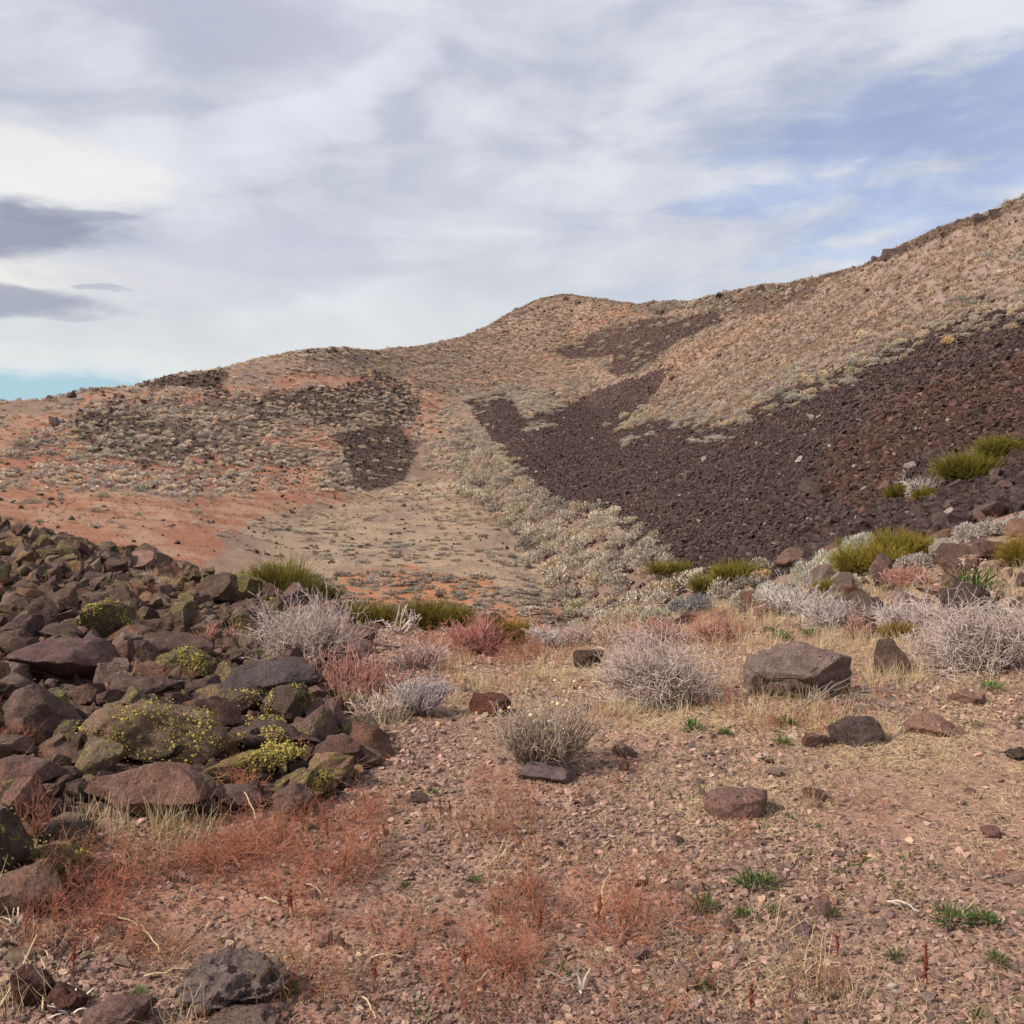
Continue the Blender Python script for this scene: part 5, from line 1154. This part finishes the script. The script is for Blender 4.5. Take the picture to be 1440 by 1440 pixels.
# rust stalks
def stalk(px, py, hpx, label, seed, lean=0.1, kind='rust'):
    x, y, z, dep = base_at(px, py); h = hpx * dep / FPX; R = np.random.default_rng(seed)
    P1 = curve_lines(R, np.zeros((1, 3)), np.array([[lean, 0.05, 1.0]]), np.array([h]), 7, .05)
    rad = np.interp(np.linspace(0, 1, 7), [0, .35, .6, 1], [.0016, .002, .006, .0015])[None]
    n = 26; s = R.uniform(.4, .98, n) * 5.99; i = s.astype(int); fr_ = (s - i)[:, None]; bs_ = P1[0, i] * (1 - fr_) + P1[0, i + 1] * fr_
    P2 = curve_lines(R, bs_, np.stack([R.normal(size=n), R.normal(size=n), np.full(n, 1.4)], 1), np.full(n, .012) * R.uniform(.6, 1.5, n), 7, .1)
    V1, F1 = tubes(np.concatenate([P1, P2]), np.concatenate([rad, np.tile(np.linspace(.003, .0012, 7), (n, 1))]), 5)
    me = mesh_from('stalk', V1, F1, True, {'along': ('FLOAT', np.repeat(np.tile(np.linspace(0, .3, 7), n + 1), 5)), 'vary': ('FLOAT', np.full(len(V1), .3))}); me.materials.append(pm(kind))
    link('dry_stalk', me, label, 'stalk', 'dry red stalks standing on the open ground', None, None, (x, y, z), None, None, (.75, .6, .55, 1))
for i, a_ in enumerate([(460, 1190, 38, 'dark red dry stalk at the top of the rust patch left of centre'), (543, 1185, 26, 'short red stalk right of the rust patch left of centre'), (480, 1236, 40, 'red dry stalk in the lower half of the rust patch left of centre'),
        (405, 1285, 36, 'red dry stalk at the left foot of the rust patch'), (413, 1290, 34, 'second red stalk close beside the one at the foot of the patch'), (620, 1155, 30, 'thin red stalk on the gravel above the middle'), (634, 1152, 26, 'thin leaning red stalk beside the thin upright one'),
        (756, 1320, 44, 'stout red dry stalk in the left of the central rust patch'), (838, 1320, 60, 'tall red dry stalk in the central rust patch'), (748, 1280, 34, 'red stalk behind the stout one in the central rust patch'), (655, 1370, 40, 'red stalk on gravel in the bottom centre'),
        (1304, 1385, 62, 'tall dark red stalk in the lower right foreground'), (1178, 1348, 34, 'thin red stalk left of the tall one at lower right'), (1056, 1430, 46, 'red stalk at the bottom edge right of centre'), (525, 1395, 44, 'red stalk at the bottom left of centre'), (103, 1370, 44, 'red stalk beside the dark red lava rock'), (1298, 1385, 30, 'short red stalk at the foot of the tall lower right one')]):
    stalk(*a_, seed=30 + i, lean=rng.normal() * .15)
# large rust red plants standing out of the patches
for i, (x0, x1, y0, y1, lb) in enumerate([(390, 520, 1148, 1236, 'open rust red wiry plant left of centre in the foreground'), (770, 960, 1190, 1318, 'largest open rust red wiry plant in the central foreground'), (640, 760, 1285, 1370, 'thin rust red plant left of the largest one'), (120, 250, 1160, 1240, 'tawny wiry plant in front of the large reddish boulder'),
        (250, 380, 1150, 1225, 'red wiry plant in front of the log shaped rock'), (150, 270, 1270, 1350, 'thin tawny plant above the dark red lava rock'), (640, 740, 1120, 1180, 'pale peach dry plant on the gravel below the middle bush'), (-10, 60, 1005, 1060, 'rust orange plant at the left edge below the big dark boulder'), (370, 430, 790, 836, 'rust orange dry plant under the green bush behind the pile')]):
    x, y, z, dep = base_at((x0 + x1) / 2, y1 - 12); w = (x1 - x0) * dep / FPX; h = (y1 - y0) * dep / FPX * .8
    me, P_ = bush_mesh('twigs', pm('rust'), 960 + i, 26, (5, 4), w, h * .62, .0010, .24, .0, .25, 1.15, 5, .8, cap=1900)
    tn = (1.15, 1.6, 1.7) if 'peach' in lb else ((1.0, 1.2, 1.15) if 'tawny' in lb else (1, 1, 1))
    link('rust_red_plant', me, lb, 'dry plant', 'large rust red dry plants', None, None, (x, y, z), None, None, (*tn, 1))
# straws and sticks
def stick(px0, py0, px1, py1, label, rad=.004, seed=1, kind='straw', up=.03, name='dry_straw', tint=(1, 1, 1), fork=0):
    x, y, z, _ = base_at(px0, py0); x1_, y1_, z1_, _ = base_at(px1, py1); R = np.random.default_rng(seed)
    d = np.array([x1_ - x, y1_ - y, z1_ - z]); t = np.linspace(0, 1, 8)[:, None]
    P1 = (t * d)[None] + R.normal(size=(1, 8, 3)) * np.linalg.norm(d) * .018; P1[0, :, 2] += up * np.sin(t[:, 0] * math.pi) + rad + .012
    Ps = [P1]; rs = [np.linspace(1, .5, 8)[None] * rad]
    for k in range(fork):
        s = R.integers(1, 6); dd = d / np.linalg.norm(d) + R.normal(size=3) * .6; dd[2] = abs(dd[2]) * .6
        Ps.append(curve_lines(R, P1[0, s][None], dd[None], np.array([np.linalg.norm(d) * R.uniform(.2, .5)]), 8, .15)); rs.append(np.linspace(.7, .25, 8)[None] * rad)
    V1, F1 = tubes(np.concatenate(Ps), np.concatenate(rs), 6)
    me = mesh_from('stick', V1, F1, True, {'along': ('FLOAT', np.full(len(V1), .8)), 'vary': ('FLOAT', np.full(len(V1), .5))}); me.materials.append(pm(kind))
    link(name, me, label, 'stick' if kind == 'bark' else 'straw', 'dead branches and straws on the ground', None, None, (x, y, z), None, None, (*tint, 1))
for i, a_ in enumerate([(1120, 1010, 1190, 966, 'dead grey branch rising from the straw beside the large grey boulder', .007), (1190, 985, 1270, 1006, 'long grey dead branch lying behind the dark humped rock', .005), (1180, 992, 1262, 982, 'dead grey branch crossing above the long one', .006),
        (1110, 1012, 1170, 988, 'thin forked dead branch at the foot of the large grey boulder', .004), (1200, 1000, 1276, 1012, 'lowest dead branch behind the dark humped rock', .005), (1140, 1006, 1230, 1002, 'thin dead branch among the straw behind the humped rock', .004)]):
    stick(*a_[:5], rad=a_[5], seed=i, kind='bark', up=.05, name='dead_branch', fork=7)
stick(1248, 1274, 1292, 1288, 'bleached white forked stick lying on the gravel at lower right', .004, 7, 'white', .015, 'white_stick', (.72, .68, .64), 3)
for i, a_ in enumerate([(512, 1408, 528, 1440, 'thick pale straw at the bottom left of centre'), (205, 1380, 300, 1368, 'long pale straw lying above the grey holed lava rock'), (668, 1388, 712, 1366, 'pale straw on the gravel in the bottom middle'), (135, 1290, 196, 1308, 'bent brown straw in the rust patch at left'), (196, 1308, 226, 1346, 'reddish stalk lying below the bent brown straw'),
        (0, 1428, 80, 1310, 'long straw leaning up from the bottom left corner'), (60, 1428, 66, 1345, 'upright straw beside the dark red lava rock'), (522, 1352, 566, 1354, 'short pale straw lying flat left of centre'), (690, 1220, 708, 1205, 'short curved straw in the middle foreground'), (1132, 1378, 1156, 1358, 'short thick straw at lower right'),
        (870, 1330, 910, 1285, 'pale straw rising right of the largest rust plant'), (840, 1300, 870, 1225, 'long pale stem leaning through the largest rust plant'), (362, 1158, 326, 1118, 'bent dry stem arching in front of the left pile'), (365, 1270, 392, 1278, 'short white straw near the rust patch'), (432, 1250, 452, 1262, 'small pale straw right of the rust patch')]):
    stick(*a_, rad=.0032, seed=40 + i, up=.05 if i in (5, 6, 11, 12) else .01)
for i, (px, py, wpx, c_, lb) in enumerate([(1254, 1392, 14, (.75, .70, .64), 'small white stone on the gravel at lower right'), (1305, 1415, 26, (.30, .22, .19), 'rounded grey pink stone below the small white one'), (1290, 1352, 16, (.42, .28, .23), 'pale pink pebble left of the green weed patch'), (625, 1302, 18, (.46, .30, .22), 'pale peach stone on the gravel in the middle foreground'),
        (520, 1312, 16, (.42, .22, .17), 'small orange pink stone left of the middle foreground'), (455, 1330, 26, (.40, .24, .18), 'flat pale pink stone left of centre near the bottom'), (1392, 1180, 26, (.20, .11, .10), 'reddish stone on gravel near the right edge'), (870, 1370, 12, (.5, .38, .3), 'tiny pale pebble below the largest rust plant'),
        (590, 1130, 24, (.15, .10, .095), 'dark low stone on the gravel left of the middle bush'), (1095, 1240, 16, (.3, .2, .17), 'small brown pebble beside the brightest ferny weed')]):
    hero(px - wpx / 2, px + wpx / 2, py - wpx * .7, py, c_, lb, 0, 120 + i, 'stone', sub=3)
# cream seed pods of the foreground
for i, (px, py, lb) in enumerate([(812, 1392, 'pale papery dried flower in the bottom middle'), (100, 1425, 'bleached dry leaves at the bottom left'), (20, 1305, 'pale dried flower stalk at the left edge')]):
    x, y, z, dep = base_at(px, py); me = blades('dried_leaves', pm('white'), 980 + i, 12, .03, .09, .012, 1.2, .3, 4)
    link('dried_flower', me, lb, 'dried flower', 'papery dried flowers', None, None, (x, y, z), None, None, (1, .95, .85, 1))
